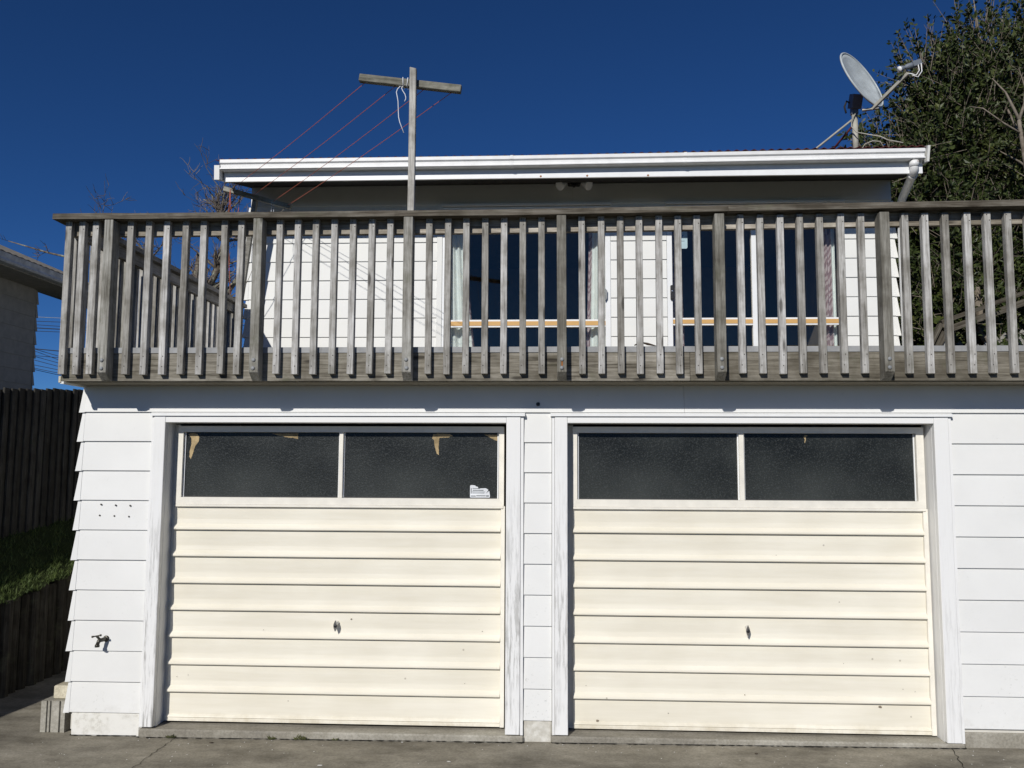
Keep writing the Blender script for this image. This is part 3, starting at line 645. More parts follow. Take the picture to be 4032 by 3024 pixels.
tube('loose_end', [(-1.066, -0.19, 4.53), (-1.089, -0.19, 4.527), (-1.108, -0.19, 4.505), (-1.115, -0.19, 4.483), (-1.108, -0.19, 4.45), (-1.102, -0.19, 4.416), (-1.098, -0.19, 4.332), (-1.096, -0.19, 4.30), (-1.087, -0.19, 4.262), (-1.057, -0.19, 4.184)], 0.0032, 'string_white', t, 6)
tube('loose_end', [(-1.066, -0.19, 4.53), (-1.079, -0.19, 4.514), (-1.068, -0.19, 4.49), (-1.054, -0.19, 4.469), (-1.047, -0.19, 4.445), (-1.048, -0.19, 4.43), (-1.056, -0.19, 4.415)], 0.003, 'string_white', t, 6)
t = thing('cord_tail', (-3.39, 2.63, 4.0), 'loose red cord ends drooping from the tilted clothesline arm', 'cord')
tube('strand', [(-3.40, 2.63, 4.735), (-3.405, 2.63, 4.5), (-3.395, 2.63, 4.2), (-3.38, 2.63, 3.9), (-3.36, 2.64, 3.62)], 0.003, 'cord_red', t, 6)
tube('strand', [(-3.40, 2.63, 4.735), (-3.385, 2.62, 4.55), (-3.34, 2.61, 4.42), (-3.30, 2.62, 4.5), (-3.29, 2.63, 4.66)], 0.0025, 'cord_red', t, 6)
tube('strand', [(-2.785, 2.63, 4.56), (-2.83, 2.62, 4.50), (-2.93, 2.62, 4.36), (-3.05, 2.62, 4.1), (-3.16, 2.63, 3.8), (-3.25, 2.64, 3.62)], 0.0028, 'rail_wood', t, 6)
tube('strand', [(-2.95, 2.63, 4.60), (-2.955, 2.62, 4.40), (-2.94, 2.62, 4.28), (-2.925, 2.62, 4.42), (-2.93, 2.63, 4.58)], 0.0022, 'string_white', t, 6)

# ------------------------------------------------------------------ satellite dish
sd = thing('satellite_dish', (3.15, 2.85, 5.06), 'grey oval satellite dish on a short mast at the roof edge', 'satellite dish')
n = Vector((0.616, -0.689, 0.388)).normalized(); cen = Vector((3.205, 2.75, 5.872))
u = (Vector((0, 0, 1)) - n * n.z).normalized(); v = n.cross(u)
V, F = [], []; R_, S_ = 7, 40
for side in (0, 1):
    for i in range(R_ + 1):
        r = i / R_
        for k in range(S_):
            a = 2 * math.pi * k / S_; p_ = cen + u * (0.345 * r * math.cos(a)) + v * (0.325 * r * math.sin(a)) + n * (0.055 * (r * r - 1) - 0.012 * side); V.append(tuple(p_))
for side in (0, 1):
    o_ = side * (R_ + 1) * S_
    for i in range(R_):
        for k in range(S_):
            q = (o_ + i * S_ + k, o_ + i * S_ + (k + 1) % S_, o_ + (i + 1) * S_ + (k + 1) % S_, o_ + (i + 1) * S_ + k); F.append(q if not side else q[::-1])
b0, b1 = R_ * S_, (R_ + 1) * S_ + R_ * S_
for k in range(S_): F.append((b0 + k, b0 + (k + 1) % S_, b1 + (k + 1) % S_, b1 + k))
raw('reflector', V, F, 'dish_grey', sd, smooth=True)
V, F = tube_data([cen + u * (0.345 * math.cos(2 * math.pi * k / 40)) + v * (0.325 * math.sin(2 * math.pi * k / 40)) - n * 0.004 for k in range(41)], 0.011, 6, cap=False); raw('rim', V, F, 'dish_grey', sd, smooth=True)
low = cen - u * 0.345; foot = low - n * 0.02 + Vector((-0.02, 0, -0.03)); tip = Vector((3.50, 2.33, 5.735))
bar('feed_arm', foot, tip, 0.028, 0.034, 'mast_grey', sd)
bar('arm_bracket', foot + Vector((-0.09, 0.03, 0.0)), foot + Vector((0.06, -0.02, 0.0)), 0.035, 0.018, 'mast_grey', sd)
back = cen - n * 0.13
box('mount_box', 3.115, 3.185, 2.82, 2.89, 5.53, 5.63, 'lnb_grey', sd, 0.012)
bar('mount_plate', (3.15, 2.85, 5.60), tuple(cen - n * 0.115 - u * 0.1), 0.11, 0.09, 'lnb_grey', sd)
tube('clamp', [(3.06, 2.84, 5.55), (3.045, 2.84, 5.62), (3.07, 2.84, 5.68), (3.10, 2.84, 5.66)], 0.010, 'soffit_dark', sd, 8)
lathe('feed_horn', [(0.027, 0.0), (0.027, 0.024), (0.019, 0.04), (0.018, 0.056), (0.027, 0.07), (0.029, 0.11), (0.029, 0.13)], tip + Vector((-0.085, -0.02, 0.035)), (0.9, 0.1, 0.32), 'lnb_grey', sd, 14)
lathe('horn_cap', [(0.029, 0.0), (0.029, 0.016), (0.027, 0.02)], tip + Vector((-0.10, -0.022, 0.029)), (0.9, 0.1, 0.32), 'white_plastic', sd, 14)
bar('converter_box', tip + Vector((0.04, 0.0, 0.085)), tip + Vector((0.125, 0.01, 0.115)), 0.06, 0.055, 'lnb_grey', sd)
tube('lead', [tip + Vector((0.09, -0.02, 0.08)), tip + Vector((0.10, -0.02, 0.02)), tip + Vector((0.07, -0.02, -0.03)), tip + Vector((0.02, -0.02, -0.015)), tip + Vector((0.0, 0, 0.0))], 0.005, 'white_plastic', sd, 6)
tube('lead', [tip + Vector((0.12, -0.02, 0.09)), tip + Vector((0.125, -0.02, 0.01)), tip + Vector((0.085, -0.02, -0.05)), tip + Vector((0.03, -0.02, -0.03))], 0.005, 'white_plastic', sd, 6)
tube('mast', [(3.15, 2.85, 5.05), (3.15, 2.85, 5.54)], 0.030, 'mast_grey', sd, 12)
tube('stay', [(2.62, 2.95, 5.09), (3.135, 2.85, 5.49)], 0.011, 'mast_grey', sd, 8)
tube('stay', [(2.93, 3.3, 5.17), (3.13, 2.87, 5.42)], 0.011, 'red_roof', sd, 8)
tube('cable', [(3.15, 2.80, 5.54), (3.10, 2.79, 5.46), (3.09, 2.78, 5.38), (3.13, 2.76, 5.31), (3.25, 2.74, 5.275), (3.36, 2.72, 5.245), (3.42, 2.70, 5.20), (3.50, 2.68, 5.175), (3.56, 2.66, 5.15)], 0.006, 'mast_grey', sd, 6)
tube('cable', [(3.18, 2.8, 5.12), (3.22, 2.78, 5.19), (3.29, 2.76, 5.215), (3.36, 2.74, 5.20), (3.40, 2.74, 5.13)], 0.005, 'mast_grey', sd, 6)

# ------------------------------------------------------------------ small fittings on the walls
fl = thing('floodlight', (0.215, 2.96, 4.85), 'twin white floodlight under the eave of the upper storey', 'floodlight')
box('bracket', 0.15, 0.28, 2.90, 2.978, 4.835, 4.868, 'soffit_dark', fl, 0.01)
for s in (-1, 1):
    lathe('lamp_head', [(0.020, 0.0), (0.028, 0.02), (0.052, 0.10), (0.055, 0.115), (0.045, 0.118)], (0.215 + s * 0.085, 2.91, 4.862), (s * 0.55, -0.55, -0.42), 'white_plastic', fl, 16)
lathe('sensor', [(0.024, 0.0), (0.024, 0.02), (0.014, 0.036)], (0.215, 2.90, 4.84), (0, -0.4, -1), 'black_plastic', fl, 12)

tp = thing('garden_tap', (-3.15, -0.05, 0.64), 'small dark brass tap with cross handle on the left wall', 'tap')
tube('body', [(-3.122, -0.012, 0.638), (-3.125, -0.05, 0.640), (-3.140, -0.075, 0.634), (-3.146, -0.080, 0.612)], [0.014, 0.013, 0.014, 0.012], 'brass_dark', tp, 12)
lathe('spout_nozzle', [(0.016, 0.0), (0.016, 0.012), (0.012, 0.020)], (-3.147, -0.081, 0.594), (0, 0, 1), 'brass_dark', tp, 12)
lathe('wall_flange', [(0.022, 0.0), (0.022, 0.005), (0.015, 0.010)], (-3.121, -0.011, 0.638), (0, -1, 0), 'brass_dark', tp, 14)
tube('spindle', [(-3.136, -0.066, 0.642), (-3.150, -0.088, 0.668)], 0.008, 'brass_dark', tp, 10)
tube('handle', [(-3.186, -0.080, 0.662), (-3.165, -0.086, 0.667), (-3.135, -0.092, 0.673), (-3.116, -0.095, 0.677)], [0.008, 0.0045, 0.0045, 0.008], 'brass_dark', tp, 8)

# window bits
def flat(name, pts, y, mat, label, cat, group=None, th=0.0006):
    q = []
    for i_, a_ in enumerate(pts):
        b_ = pts[(i_ + 1) % len(pts)]; L = math.hypot(b_[0] - a_[0], b_[1] - a_[1]); k_ = max(1, int(L / 0.008))
        for j_ in range(k_): q.append((a_[0] + (b_[0] - a_[0]) * j_ / k_ + random.uniform(-0.0016, 0.0016), a_[1] + (b_[1] - a_[1]) * j_ / k_ + random.uniform(-0.0016, 0.0016)))
    return tag(prism_y(name, q, y - th, y, mat), label, cat, group)
gy = 0.1244
flat('paper_scrap', [(-2.655, 2.070), (-2.630, 2.078), (-2.590, 2.072), (-2.572, 2.045), (-2.578, 2.015), (-2.600, 1.985), (-2.612, 1.945), (-2.628, 1.890), (-2.640, 1.905), (-2.640, 1.95), (-2.628, 2.0), (-2.632, 2.04)], gy, 'tan_paper', 'long drooping tan paper scrap at the left end of the garage glass', 'paper', 'torn paper on the garage glass')
flat('paper_scrap', [(-2.04, 2.076), (-1.845, 2.078), (-1.846, 2.036), (-1.88, 2.044), (-1.93, 2.050), (-1.99, 2.062)], gy, 'tan_paper', 'wide low tan paper strip beside the middle bar of the left garage glass', 'paper', 'torn paper on the garage glass')
flat('paper_scrap', [(-0.865, 2.072), (-0.83, 2.078), (-0.745, 2.074), (-0.72, 2.060), (-0.75, 2.052), (-0.82, 2.048), (-0.825, 1.99), (-0.822, 1.925), (-0.838, 1.935), (-0.852, 1.98), (-0.858, 2.03), (-0.872, 2.045)], gy, 'tan_paper', 'hook-shaped tan paper scrap in the right pane of the left garage door', 'paper', 'torn paper on the garage glass')
flat('paper_scrap', [(-0.50, 2.072), (-0.402, 2.070), (-0.402, 2.028), (-0.43, 2.036), (-0.46, 2.052)], gy, 'tan_paper', 'small triangular tan paper scrap in the top right corner of the left door glass', 'paper', 'torn paper on the garage glass')
flat('paper_scrap', [(1.748, 2.060), (1.758, 2.074), (1.778, 2.070), (1.766, 2.058), (1.765, 2.04), (1.758, 2.018), (1.752, 2.022), (1.757, 2.045)], gy, 'tan_paper', 'tiny tan paper scrap in the right-hand garage door glass', 'paper', 'torn paper on the garage glass')
st = thing('torn_label', (-0.55, gy, 1.66), 'torn white printed label in the lower corner of the left door glass', 'label')
lx, lz, sc = -0.597, 1.623, 0.000166                      # label outline, measured on its own grid
def lp(a, b): return (lx + (a - 450) * sc * 0.80, lz + (1075 - b) * sc * 0.80)
prism_y('backing', [lp(*q) for q in ((455, 440), (500, 400), (610, 395), (735, 420), (760, 460), (890, 500), (880, 560), (1000, 570), (1300, 560), (1390, 610), (1440, 655), (1300, 850), (1450, 720), (1490, 720), (1520, 900), (1520, 1030), (1490, 1070), (480, 1070), (455, 1000))], gy - 0.0006, gy, 'label_white', st)
for a, b, c_, d_ in ((500, 560, 540, 850), (590, 560, 1000, 600), (600, 650, 1180, 700), (560, 740, 1260, 780), (580, 810, 1230, 840), (500, 950, 760, 1010), (790, 940, 1290, 990), (1320, 930, 1470, 1010)):
    prism_y('print', [lp(a, b), lp(c_, b), lp(c_, d_), lp(a, d_)], gy - 0.0012, gy - 0.0007, 'label_grey', st)
sk = thing('window_sticker', (1.37, YU + 0.02, 4.25), 'pale blue sticker inside the upper right sliding door', 'sticker')
prism_y('sheet', [(1.30, 4.345), (1.418, 4.345), (1.418, 4.175), (1.408, 4.162), (1.30, 4.162)], YU + 0.0195, YU + 0.0205, 'label_blue', sk)
prism_y('swoosh', [(1.345, 4.275), (1.358, 4.30), (1.39, 4.318), (1.372, 4.30), (1.36, 4.282), (1.352, 4.262)], YU + 0.0185, YU + 0.0194, 'mark_blue', sk)
prism_y('caption', [(1.33, 4.246), (1.388, 4.246), (1.388, 4.241), (1.33, 4.241)], YU + 0.0185, YU + 0.0194, 'label_grey', sk)
# curtains
def curtain(label, top, bot, z0, z1, mat, waves, y=YU + 0.13, edge=None):
    V, F = [], []; nu, nv = 28, 14
    for j in range(nv + 1):
        w_ = j / nv; z = z0 + (z1 - z0) * w_; f = w_ ** 0.8
        a = bot[0] + (top[0] - bot[0]) * f; b = bot[1] + (top[1] - bot[1]) * f
        for i in range(nu + 1):
            u_ = i / nu; V.append((a + (b - a) * u_, y + 0.022 * math.sin(u_ * waves * 2 * math.pi + 0.6 * w_) * (1 - 0.25 * w_), z))
    for j in range(nv):
        for i in range(nu): q = j * (nu + 1) + i; F.append((q, q + 1, q + nu + 2, q + nu + 1))
    mats = [mat] + ([edge] if edge else []); fm = None
    if edge: fm = [1 if (i_ % nu) >= nu - (2 if edge == 'curtain_pink' else 9) else 0 for i_ in range(len(F))]
    o = tag(raw('curtain', V, F, mat, None, smooth=True, mats=mats, fm=fm), label, 'curtain', 'curtains in the upper windows')
    m_ = o.modifiers.new('cloth', 'SOLIDIFY'); m_.thickness = 0.002; return o
curtain('pale curtain flaring at the left end of the left sliding door', (-1.135, -0.98), (-1.135, -0.80), 2.70, 4.52, 'curtain_white', 3, edge='curtain_pink')
curtain('pale narrow curtain at the right end of the left sliding door', (0.42, 0.56), (0.375, 0.56), 2.70, 4.52, 'curtain_white', 2)
curtain('thin pink curtain edge just behind the pale curtain in the left sliding door', (0.385, 0.43), (0.335, 0.40), 2.70, 4.50, 'curtain_pink', 1, YU + 0.17)
curtain('pink curtain strip below the pale blue sticker', (1.27, 1.36), (1.27, 1.405), 2.70, 4.52, 'curtain_pink', 2)
curtain('pink patterned curtain at the right end of the right sliding door', (2.87, 2.985), (2.86, 2.985), 2.70, 4.52, 'curtain_pink', 2.5, edge='curtain_white')
# stick on the deck edge
tag(tube('twig', [(0.535, FY - 0.002, 2.652), (0.56, FY - 0.004, 2.663), (0.59, FY - 0.010, 2.668), (0.62, FY - 0.012, 2.660), (0.655, FY - 0.010, 2.652), (0.68, FY - 0.004, 2.647)], [0.004, 0.007, 0.005, 0.009, 0.006, 0.002], 'dry_leaf', None, 6), 'small dark twig lying on the deck edge', 'twig')

# ------------------------------------------------------------------ left side: blocks, log wall, fence
cb = thing('concrete_block', (-3.50, 0.07, 0.0), 'grey grooved concrete block standing against the house corner', 'block')
outline = [(-3.598, 0.0), (-3.560, 0.0), (-3.558, 0.012), (-3.548, 0.012), (-3.546, 0.0), (-3.535, 0.0), (-3.533, 0.012), (-3.523, 0.012), (-3.521, 0.0), (-3.468, 0.0), (-3.466, 0.014), (-3.456, 0.014), (-3.454, 0.0), (-3.425, 0.0), (-3.425, 0.185), (-3.598, 0.185)]
nn = len(outline); V = [(x, y + 0.05, -0.02) for x, y in outline] + [(x, y + 0.05, 0.192) for x, y in outline]
F = [(i, (i + 1) % nn, nn + (i + 1) % nn, nn + i) for i in range(nn)] + [tuple(range(nn - 1, -1, -1)), tuple(range(nn, 2 * nn))]
raw('body', V, F, 'block_concrete', cb)
o = box('brick', -3.545, -3.42, 0.10, 0.23, 0.193, 0.285, 'cream_block', None, 0.008); tag(o, 'small cream block resting on the grooved concrete block', 'brick')

rw = thing('log_wall', (-4.5, 1.0, 0), 'low retaining wall of dark upright logs beside the driveway', 'retaining wall')
y = -3.4; i = 0
while y < 6.0:
    r = random.uniform(0.058, 0.068); top = 0.60 + 0.13 * max(-1.5, y) + random.uniform(-0.02, 0.025); jx = random.uniform(-0.012, 0.012); tl = random.uniform(-0.02, 0.02)
    V, F = tube_data([(-4.50 + jx, y, -0.1), (-4.50 + jx + tl * 0.5, y, top - 0.02), (-4.50 + jx + tl * 0.5, y, top)], [r, r, r * 0.86], 10); raw('log', V, F, 'log_wood', rw, smooth=False)
    y += r * 2 + 0.004; i += 1

fe = thing('paling_fence', (-5.0, 3.0, 1.0), 'dark timber paling fence climbing behind the lawn bank', 'fence')
fm_ = []
for i in range(4):
    V, F = bevelled(boxv(-0.009, 0.009, -0.075, 0.075, 0, 1.62), QF, 0.002); fm_.append(make_shared('paling', V, F, ['fence_wood']))
y = -3.0; i = 0
while y < 8.4:
    top = (2.40 + 0.085 * y if y > 0.72 else 1.61 + 0.13 * y) + random.uniform(-0.008, 0.008)  # low front run is unseen, added to shade the bank except its edge
    put('paling', fm_[i % 4], (-5.0, y, top - 1.62), fe, (0, random.uniform(-0.006, 0.006), 0.17 + random.uniform(-0.03, 0.03)))
    y += 0.112; i += 1
bar('fence_rail', (-5.05, 0.75, 1.42), (-5.05, 8.4, 2.1), 0.045, 0.09, 'fence_wood', fe); bar('fence_rail', (-5.05, 0.75, 2.18), (-5.05, 8.4, 2.85), 0.045, 0.09, 'fence_wood', fe)
for q in (0.9, 3.1, 5.3, 7.5): box('fence_post', -5.17, -5.07, q, q + 0.1, 0.8, 2.30 + 0.085 * q, 'fence_wood', fe, 0.004)

# ------------------------------------------------------------------ neighbouring house
nb = thing('neighbour_house', (-9.5, 3.0, 1.0), 'beige weatherboard house beyond the fence at the left edge', 'house')
NX = -7.62
for k in range(16):
    zb = 1.2 + 0.2 * k
    V = [(NX, -3.0, zb), (NX + 0.010, -3.0, zb), (NX + 0.004, -3.0, zb + 0.21), (NX, -3.0, zb + 0.21), (NX, 6.10, zb), (NX + 0.010, 6.10, zb), (NX + 0.004, 6.10, zb + 0.21), (NX, 6.10, zb + 0.21)]
    raw('weatherboard', V, QF, 'neighbour_board', nb)
    V = [(NX + 0.022, 6.095, zb), (NX + 0.022, 6.15, zb), (NX + 0.006, 6.13, zb + 0.2), (NX + 0.006, 6.095, zb + 0.2), (NX - 0.04, 6.095, zb), (NX - 0.04, 6.15, zb), (NX - 0.04, 6.13, zb + 0.2), (NX - 0.04, 6.095, zb + 0.2)]
    raw('corner_cap', V, QF, 'neighbour_board', nb)
box('wall', NX - 6.0, NX - 0.002, -3.0, 6.09, 0.5, 4.42, 'neighbour_board', nb)
raw('soffit', boxv(NX - 0.1, NX + 0.48, -3.3, 7.55, 4.42, 4.44), QF, 'neighbour_board', nb)
gp = [(0.48, 4.43), (0.60, 4.43), (0.615, 4.455), (0.60, 4.49), (0.615, 4.55), (0.48, 4.55)]
V = [(NX + a, -3.3, z) for a, z in gp] + [(NX + a, 7.6, z) for a, z in gp]
raw('gutter', V, [(i, (i + 1) % 6, 6 + (i + 1) % 6, 6 + i) for i in range(6)] + [tuple(range(5, -1, -1)), tuple(range(6, 12))], 'neighbour_gutter', nb)
V, F = [], []; nr = 160
for i in range(nr + 1):
    yv = -3.3 + 10.9 * i / nr; dz = 0.006 * (1 if i % 2 else -1)
    V += [(NX + 0.60, yv, 4.57 + dz), (NX - 3.0, yv, 4.57 + 3.6 * 0.42 + dz), (NX - 6.6, yv, 4.57)]
    if i: q = 3 * i; F += [(q - 3, q, q + 1, q - 2), (q - 2, q + 1, q + 2, q - 1)]
o = raw('roof', V, F, 'neighbour_roof', nb); o.modifiers.new('thickness', 'SOLIDIFY').thickness = 0.03
nf = thing('eave_light', (NX + 0.3, 6.9, 4.38), 'small dark light under the neighbouring eave', 'light')
lathe('lamp', [(0.03, 0), (0.05, 0.02), (0.045, 0.05), (0.02, 0.07)], (NX + 0.30, 6.75, 4.40), (0, 0, -1), 'lnb_grey', nf, 12)
box('bracket', NX + 0.16, NX + 0.44, 6.70, 6.80, 4.395, 4.419, 'soffit_dark', nf, 0.01)

# power lines far behind
wz = [(7.408, 7.354), (7.262, 7.219), (7.146, 7.074), (7.04, 6.978), (6.934, 6.891), (6.259, 6.16), (6.221, 5.911), (6.125, 5.739), (6.028, 5.93), (5.932, 5.643), (5.789, 5.509), (5.626, 5.414), (5.501, 5.29), (5.434, 5.204)]
wl_ = ['topmost', 'second highest', 'third highest', 'fourth highest', 'fifth highest', 'sixth highest', 'seventh highest', 'eighth highest', 'ninth highest', 'fifth lowest', 'fourth lowest', 'third lowest', 'second lowest', 'lowest']
for i, (a, b) in enumerate(wz):
    s = (b - a) / 1.08; pts = [(x, 25.0 + 0.12 * i, a + s * (x + 19.706) + 0.002 * ((x + 19.2) ** 2 - 0.29)) for x in (-25, -23, -21.5, -20, -18.5, -17, -15, -12.5, -10)]
    pts = [p_ for p_ in pts if p_[2] > 2.5]
    tag(tube('power_line', pts, 0.018 if i in (3, 5) else 0.011, 'galv' if i == 0 else 'wire_black', None, 5), 'thin overhead wire left of the deck corner, %s of the fourteen' % wl_[i], 'wire', 'overhead wires beyond the fence')

# ------------------------------------------------------------------ trees
def branch(V, F, TV, TF, p, d, L, r, depth, rng, bend=0.35, up=0.15):
    n_ = 5; pts = [p]; rad = [r]; q = Vector(p); dd = Vector(d).normalized()
    for i in range(n_):
        dd = (dd + Vector((rng.uniform(-1, 1), rng.uniform(-1, 1), rng.uniform(-1, 1))) * bend * 0.5 + Vector((0, 0, up * 0.25))).normalized()
        q = q + dd * (L / n_); pts.append(q.copy()); rad.append(r * (1 - 0.62 * (i + 1) / n_))
    if depth > 1: tube_data(pts, rad, 6, V, F, False)
    else: tube_data(pts, rad, 4, TV, TF, False)
    if depth > 0:
        for k in range(rng.randint(3, 5)):
            i = rng.randint(1, n_); side = Vector((rng.uniform(-1, 1), rng.uniform(-1, 1), rng.uniform(-0.5, 1))).normalized()
            branch(V, F, TV, TF, pts[i], (dd * 0.7 + side).normalized(), L * rng.uniform(0.45, 0.75), max(0.005, rad[i] * 0.62), depth - 1, rng, bend, up)
rng = random.Random(11)
bt = thing('bare_tree', (-6.0, 7.2, 1.3), 'leafless lichen-covered tree standing behind the deck', 'tree')
V, F, TV, TF = [], [], [], []
trunk_top = Vector((-5.75, 7.2, 4.05))
tube_data([(-5.95, 7.2, 1.2), (-5.9, 7.2, 2.4), (-5.82, 7.2, 3.3), trunk_top], [0.15, 0.13, 0.115, 0.10], 10, V, F)
limbs = [([trunk_top, (-5.80, 7.2, 4.55), (-5.69, 7.2, 4.95), (-5.66, 7.2, 5.22)], [0.055, 0.052, 0.05, 0.046], 0),
         ([trunk_top, (-5.55, 7.2, 4.55), (-5.36, 7.2, 4.95), (-5.27, 7.2, 5.4), (-5.33, 7.2, 5.85), (-5.30, 7.2, 6.15)], [0.07, 0.06, 0.05, 0.045, 0.035, 0.02], 4),
         ([trunk_top, (-6.0, 7.1, 4.6), (-6.35, 7.0, 5.05), (-6.75, 7.0, 5.25), (-7.15, 7.0, 5.5)], [0.055, 0.045, 0.035, 0.022, 0.014], 3),
         ([trunk_top, (-5.3, 7.3, 4.5), (-4.95, 7.3, 5.0), (-4.75, 7.3, 5.5)], [0.06, 0.05, 0.035, 0.02], 2),
         ([(-5.9, 7.2, 3.4), (-6.6, 7.0, 4.0), (-7.4, 6.9, 4.35), (-8.0, 6.8, 4.62)], [0.05, 0.035, 0.022, 0.01], 1),
         ([(-6.35, 7.0, 5.05), (-7.2, 6.9, 5.0), (-7.9, 6.8, 5.15), (-8.5, 6.7, 5.32)], [0.03, 0.022, 0.014, 0.007], 1)]
for pts, rad, dep in limbs:
    tube_data(pts, rad, 8, V, F)
    if dep:
        for k in range((3, 6, 10, 22, 44)[dep]):
            i = rng.randint(1, len(pts) - 1); p_ = Vector(pts[i]); d_ = (p_ - Vector(pts[i - 1])).normalized()
            side = Vector((rng.uniform(-1, 1), rng.uniform(-0.6, 0.6), rng.uniform(-0.3, 0.9))).normalized()
            branch(V, F, TV, TF, p_, d_ * 0.5 + side, rng.uniform(0.30, 0.58) * (0.55 if dep == 1 else 1), rad[i] * 0.5, 2 if dep > 1 else 1, rng, 0.5, 0.05)
raw('trunk', V, F, 'bark_lichen', bt, smooth=True)
tag(raw('twigs', TV, TF, 'twig', bt), kind='stuff')

def evergreen(root, blobs, sprigs, seed, leaf_len, trunk_pts):
    rng = random.Random(seed); V, F, TV, TF = [], [], [], []; BV, BF = [], []
    tot = sum(b[3] ** 2.3 for b in blobs)
    for (bx, by, bz, br) in blobs:
        for s in range(int(sprigs * br ** 2.3 / tot)):
            d = Vector((rng.gauss(0, 1), rng.gauss(0, 1), rng.gauss(0, 1))).normalized()
            if d.y > 0.45 and rng.random() < 0.7: d.y = -d.y
            lump = 1 + 0.26 * math.sin(5.1 * d.x + bx * 3) * math.cos(4.3 * d.z + bz) + rng.uniform(-0.12, 0.14) + (0.22 if rng.random() < 0.05 else 0)
            rr = br * lump * (rng.random() ** 0.22); p_ = Vector((bx, by, bz)) + d * rr
            g = (d * 0.7 + Vector((rng.uniform(-1, 1), rng.uniform(-1, 1), rng.uniform(-0.3, 1.2))) * 0.6).normalized(); L = rng.uniform(0.16, 0.40)
            tube_data([p_ - g * L * 0.6, p_ + g * L], [0.0045, 0.002], 3, TV, TF, False)
            sx = g.orthogonal().normalized(); sy = g.cross(sx)
            for k in range(rng.randint(7, 12)):
                t_ = rng.uniform(-0.15, 1.05); base = p_ + g * L * t_; a = rng.uniform(0, 6.283)
                out = (sx * math.cos(a) + sy * math.sin(a) + g * rng.uniform(0.3, 1.1)).normalized()
                ll = leaf_len * rng.uniform(0.65, 1.25); wv = out.cross(Vector((rng.uniform(-1, 1), rng.uniform(-1, 1), rng.uniform(-1, 1)))).normalized() * ll * 0.24; nn_ = out.cross(wv).normalized() * ll * 0.10
                b = len(V); V += [tuple(base), tuple(base + out * ll * 0.5 + wv + nn_), tuple(base + out * ll), tuple(base + out * ll * 0.5 - wv + nn_)]; F += [(b, b + 1, b + 2), (b, b + 2, b + 3)]
        for s in range(int(1500 * br ** 2.6)):                       # coarser inner leaves close the crown
            d = Vector((rng.gauss(0, 1), rng.gauss(0, 1), rng.gauss(0, 1))).normalized(); base = Vector((bx, by + 0.25 * br, bz)) + d * br * 0.80 * rng.random() ** 0.4
            out = Vector((rng.gauss(0, 1), rng.gauss(0, 1), rng.gauss(0, 1))).normalized(); ll = leaf_len * rng.uniform(1.2, 2.2); wv = out.orthogonal().normalized() * ll * 0.30; b = len(V)
            V += [tuple(base), tuple(base + out * ll * 0.5 + wv), tuple(base + out * ll), tuple(base + out * ll * 0.5 - wv)]; F.append((b, b + 1, b + 2, b + 3))
    for k_ in range(150):                                            # long shoots breaking the outline
        bx, by, bz, br = rng.choice(blobs[:8]); d = Vector((rng.uniform(-1, 0.5), rng.uniform(-0.6, 0.2), rng.uniform(0.0, 1))).normalized()
        p_ = Vector((bx, by, bz)) + d * br * 0.95; g = (d * 0.5 + Vector((rng.uniform(-0.35, 0.35), rng.uniform(-0.2, 0.2), 0.8))).normalized(); L = rng.uniform(0.25, 0.60)
        tube_data([p_ - g * 0.15, p_ + g * L * 0.5, p_ + g * L], [0.007, 0.005, 0.002], 4, TV, TF, False); sx = g.orthogonal().normalized(); sy = g.cross(sx)
        for q_ in range(rng.randint(10, 20)):
            base = p_ + g * L * rng.uniform(0.15, 1.02); a = rng.uniform(0, 6.283); out = (sx * math.cos(a) + sy * math.sin(a) + g * rng.uniform(0.3, 1.0)).normalized()
            ll = leaf_len * rng.uniform(0.5, 1.0); wv = out.cross(Vector((rng.uniform(-1, 1), rng.uniform(-1, 1), rng.uniform(-1, 1)))).normalized() * ll * 0.24; b = len(V)
            V += [tuple(base), tuple(base + out * ll * 0.5 + wv), tuple(base + out * ll), tuple(base + out * ll * 0.5 - wv)]; F.append((b, b + 1, b + 2, b + 3))
    for pts, rad in trunk_pts: tube_data(pts, rad, 8, BV, BF)
    raw('trunk', BV, BF, 'bark', root, smooth=True)
    tag(raw('crown', V, F, 'leaf', root), kind='stuff'); tag(raw('twigs', TV, TF, 'bark', root), kind='stuff')
et = thing('evergreen_tree', (6.4, 6.6, 1.2), 'dense dark evergreen tree towering behind the right end of the house', 'tree')
blobs = [(6.75, 7.0, 7.1, 1.25), (5.85, 6.6, 6.3, 1.15), (4.98, 6.4, 5.95, 0.72), (5.55, 6.4, 7.45, 0.48), (6.25, 6.6, 8.05, 0.50), (5.75, 6.5, 7.0, 0.7), (7.35, 7.0, 7.7, 1.1), (5.6, 6.3, 4.9, 1.05), (6.7, 6.3, 4.7, 1.2), (5.35, 6.0, 3.7, 0.95), (6.4, 6.0, 3.4, 1.05), (7.7, 6.6, 5.6, 1.5), (7.8, 6.2, 3.6, 1.4), (4.65, 6.6, 5.2, 0.6), (9.0, 7.0, 6.2, 1.6), (6.3, 7.6, 5.6, 1.6), (5.7, 7.3, 4.1, 1.5), (7.6, 7.4, 4.2, 1.7), (4.75, 6.9, 3.6, 1.0)]
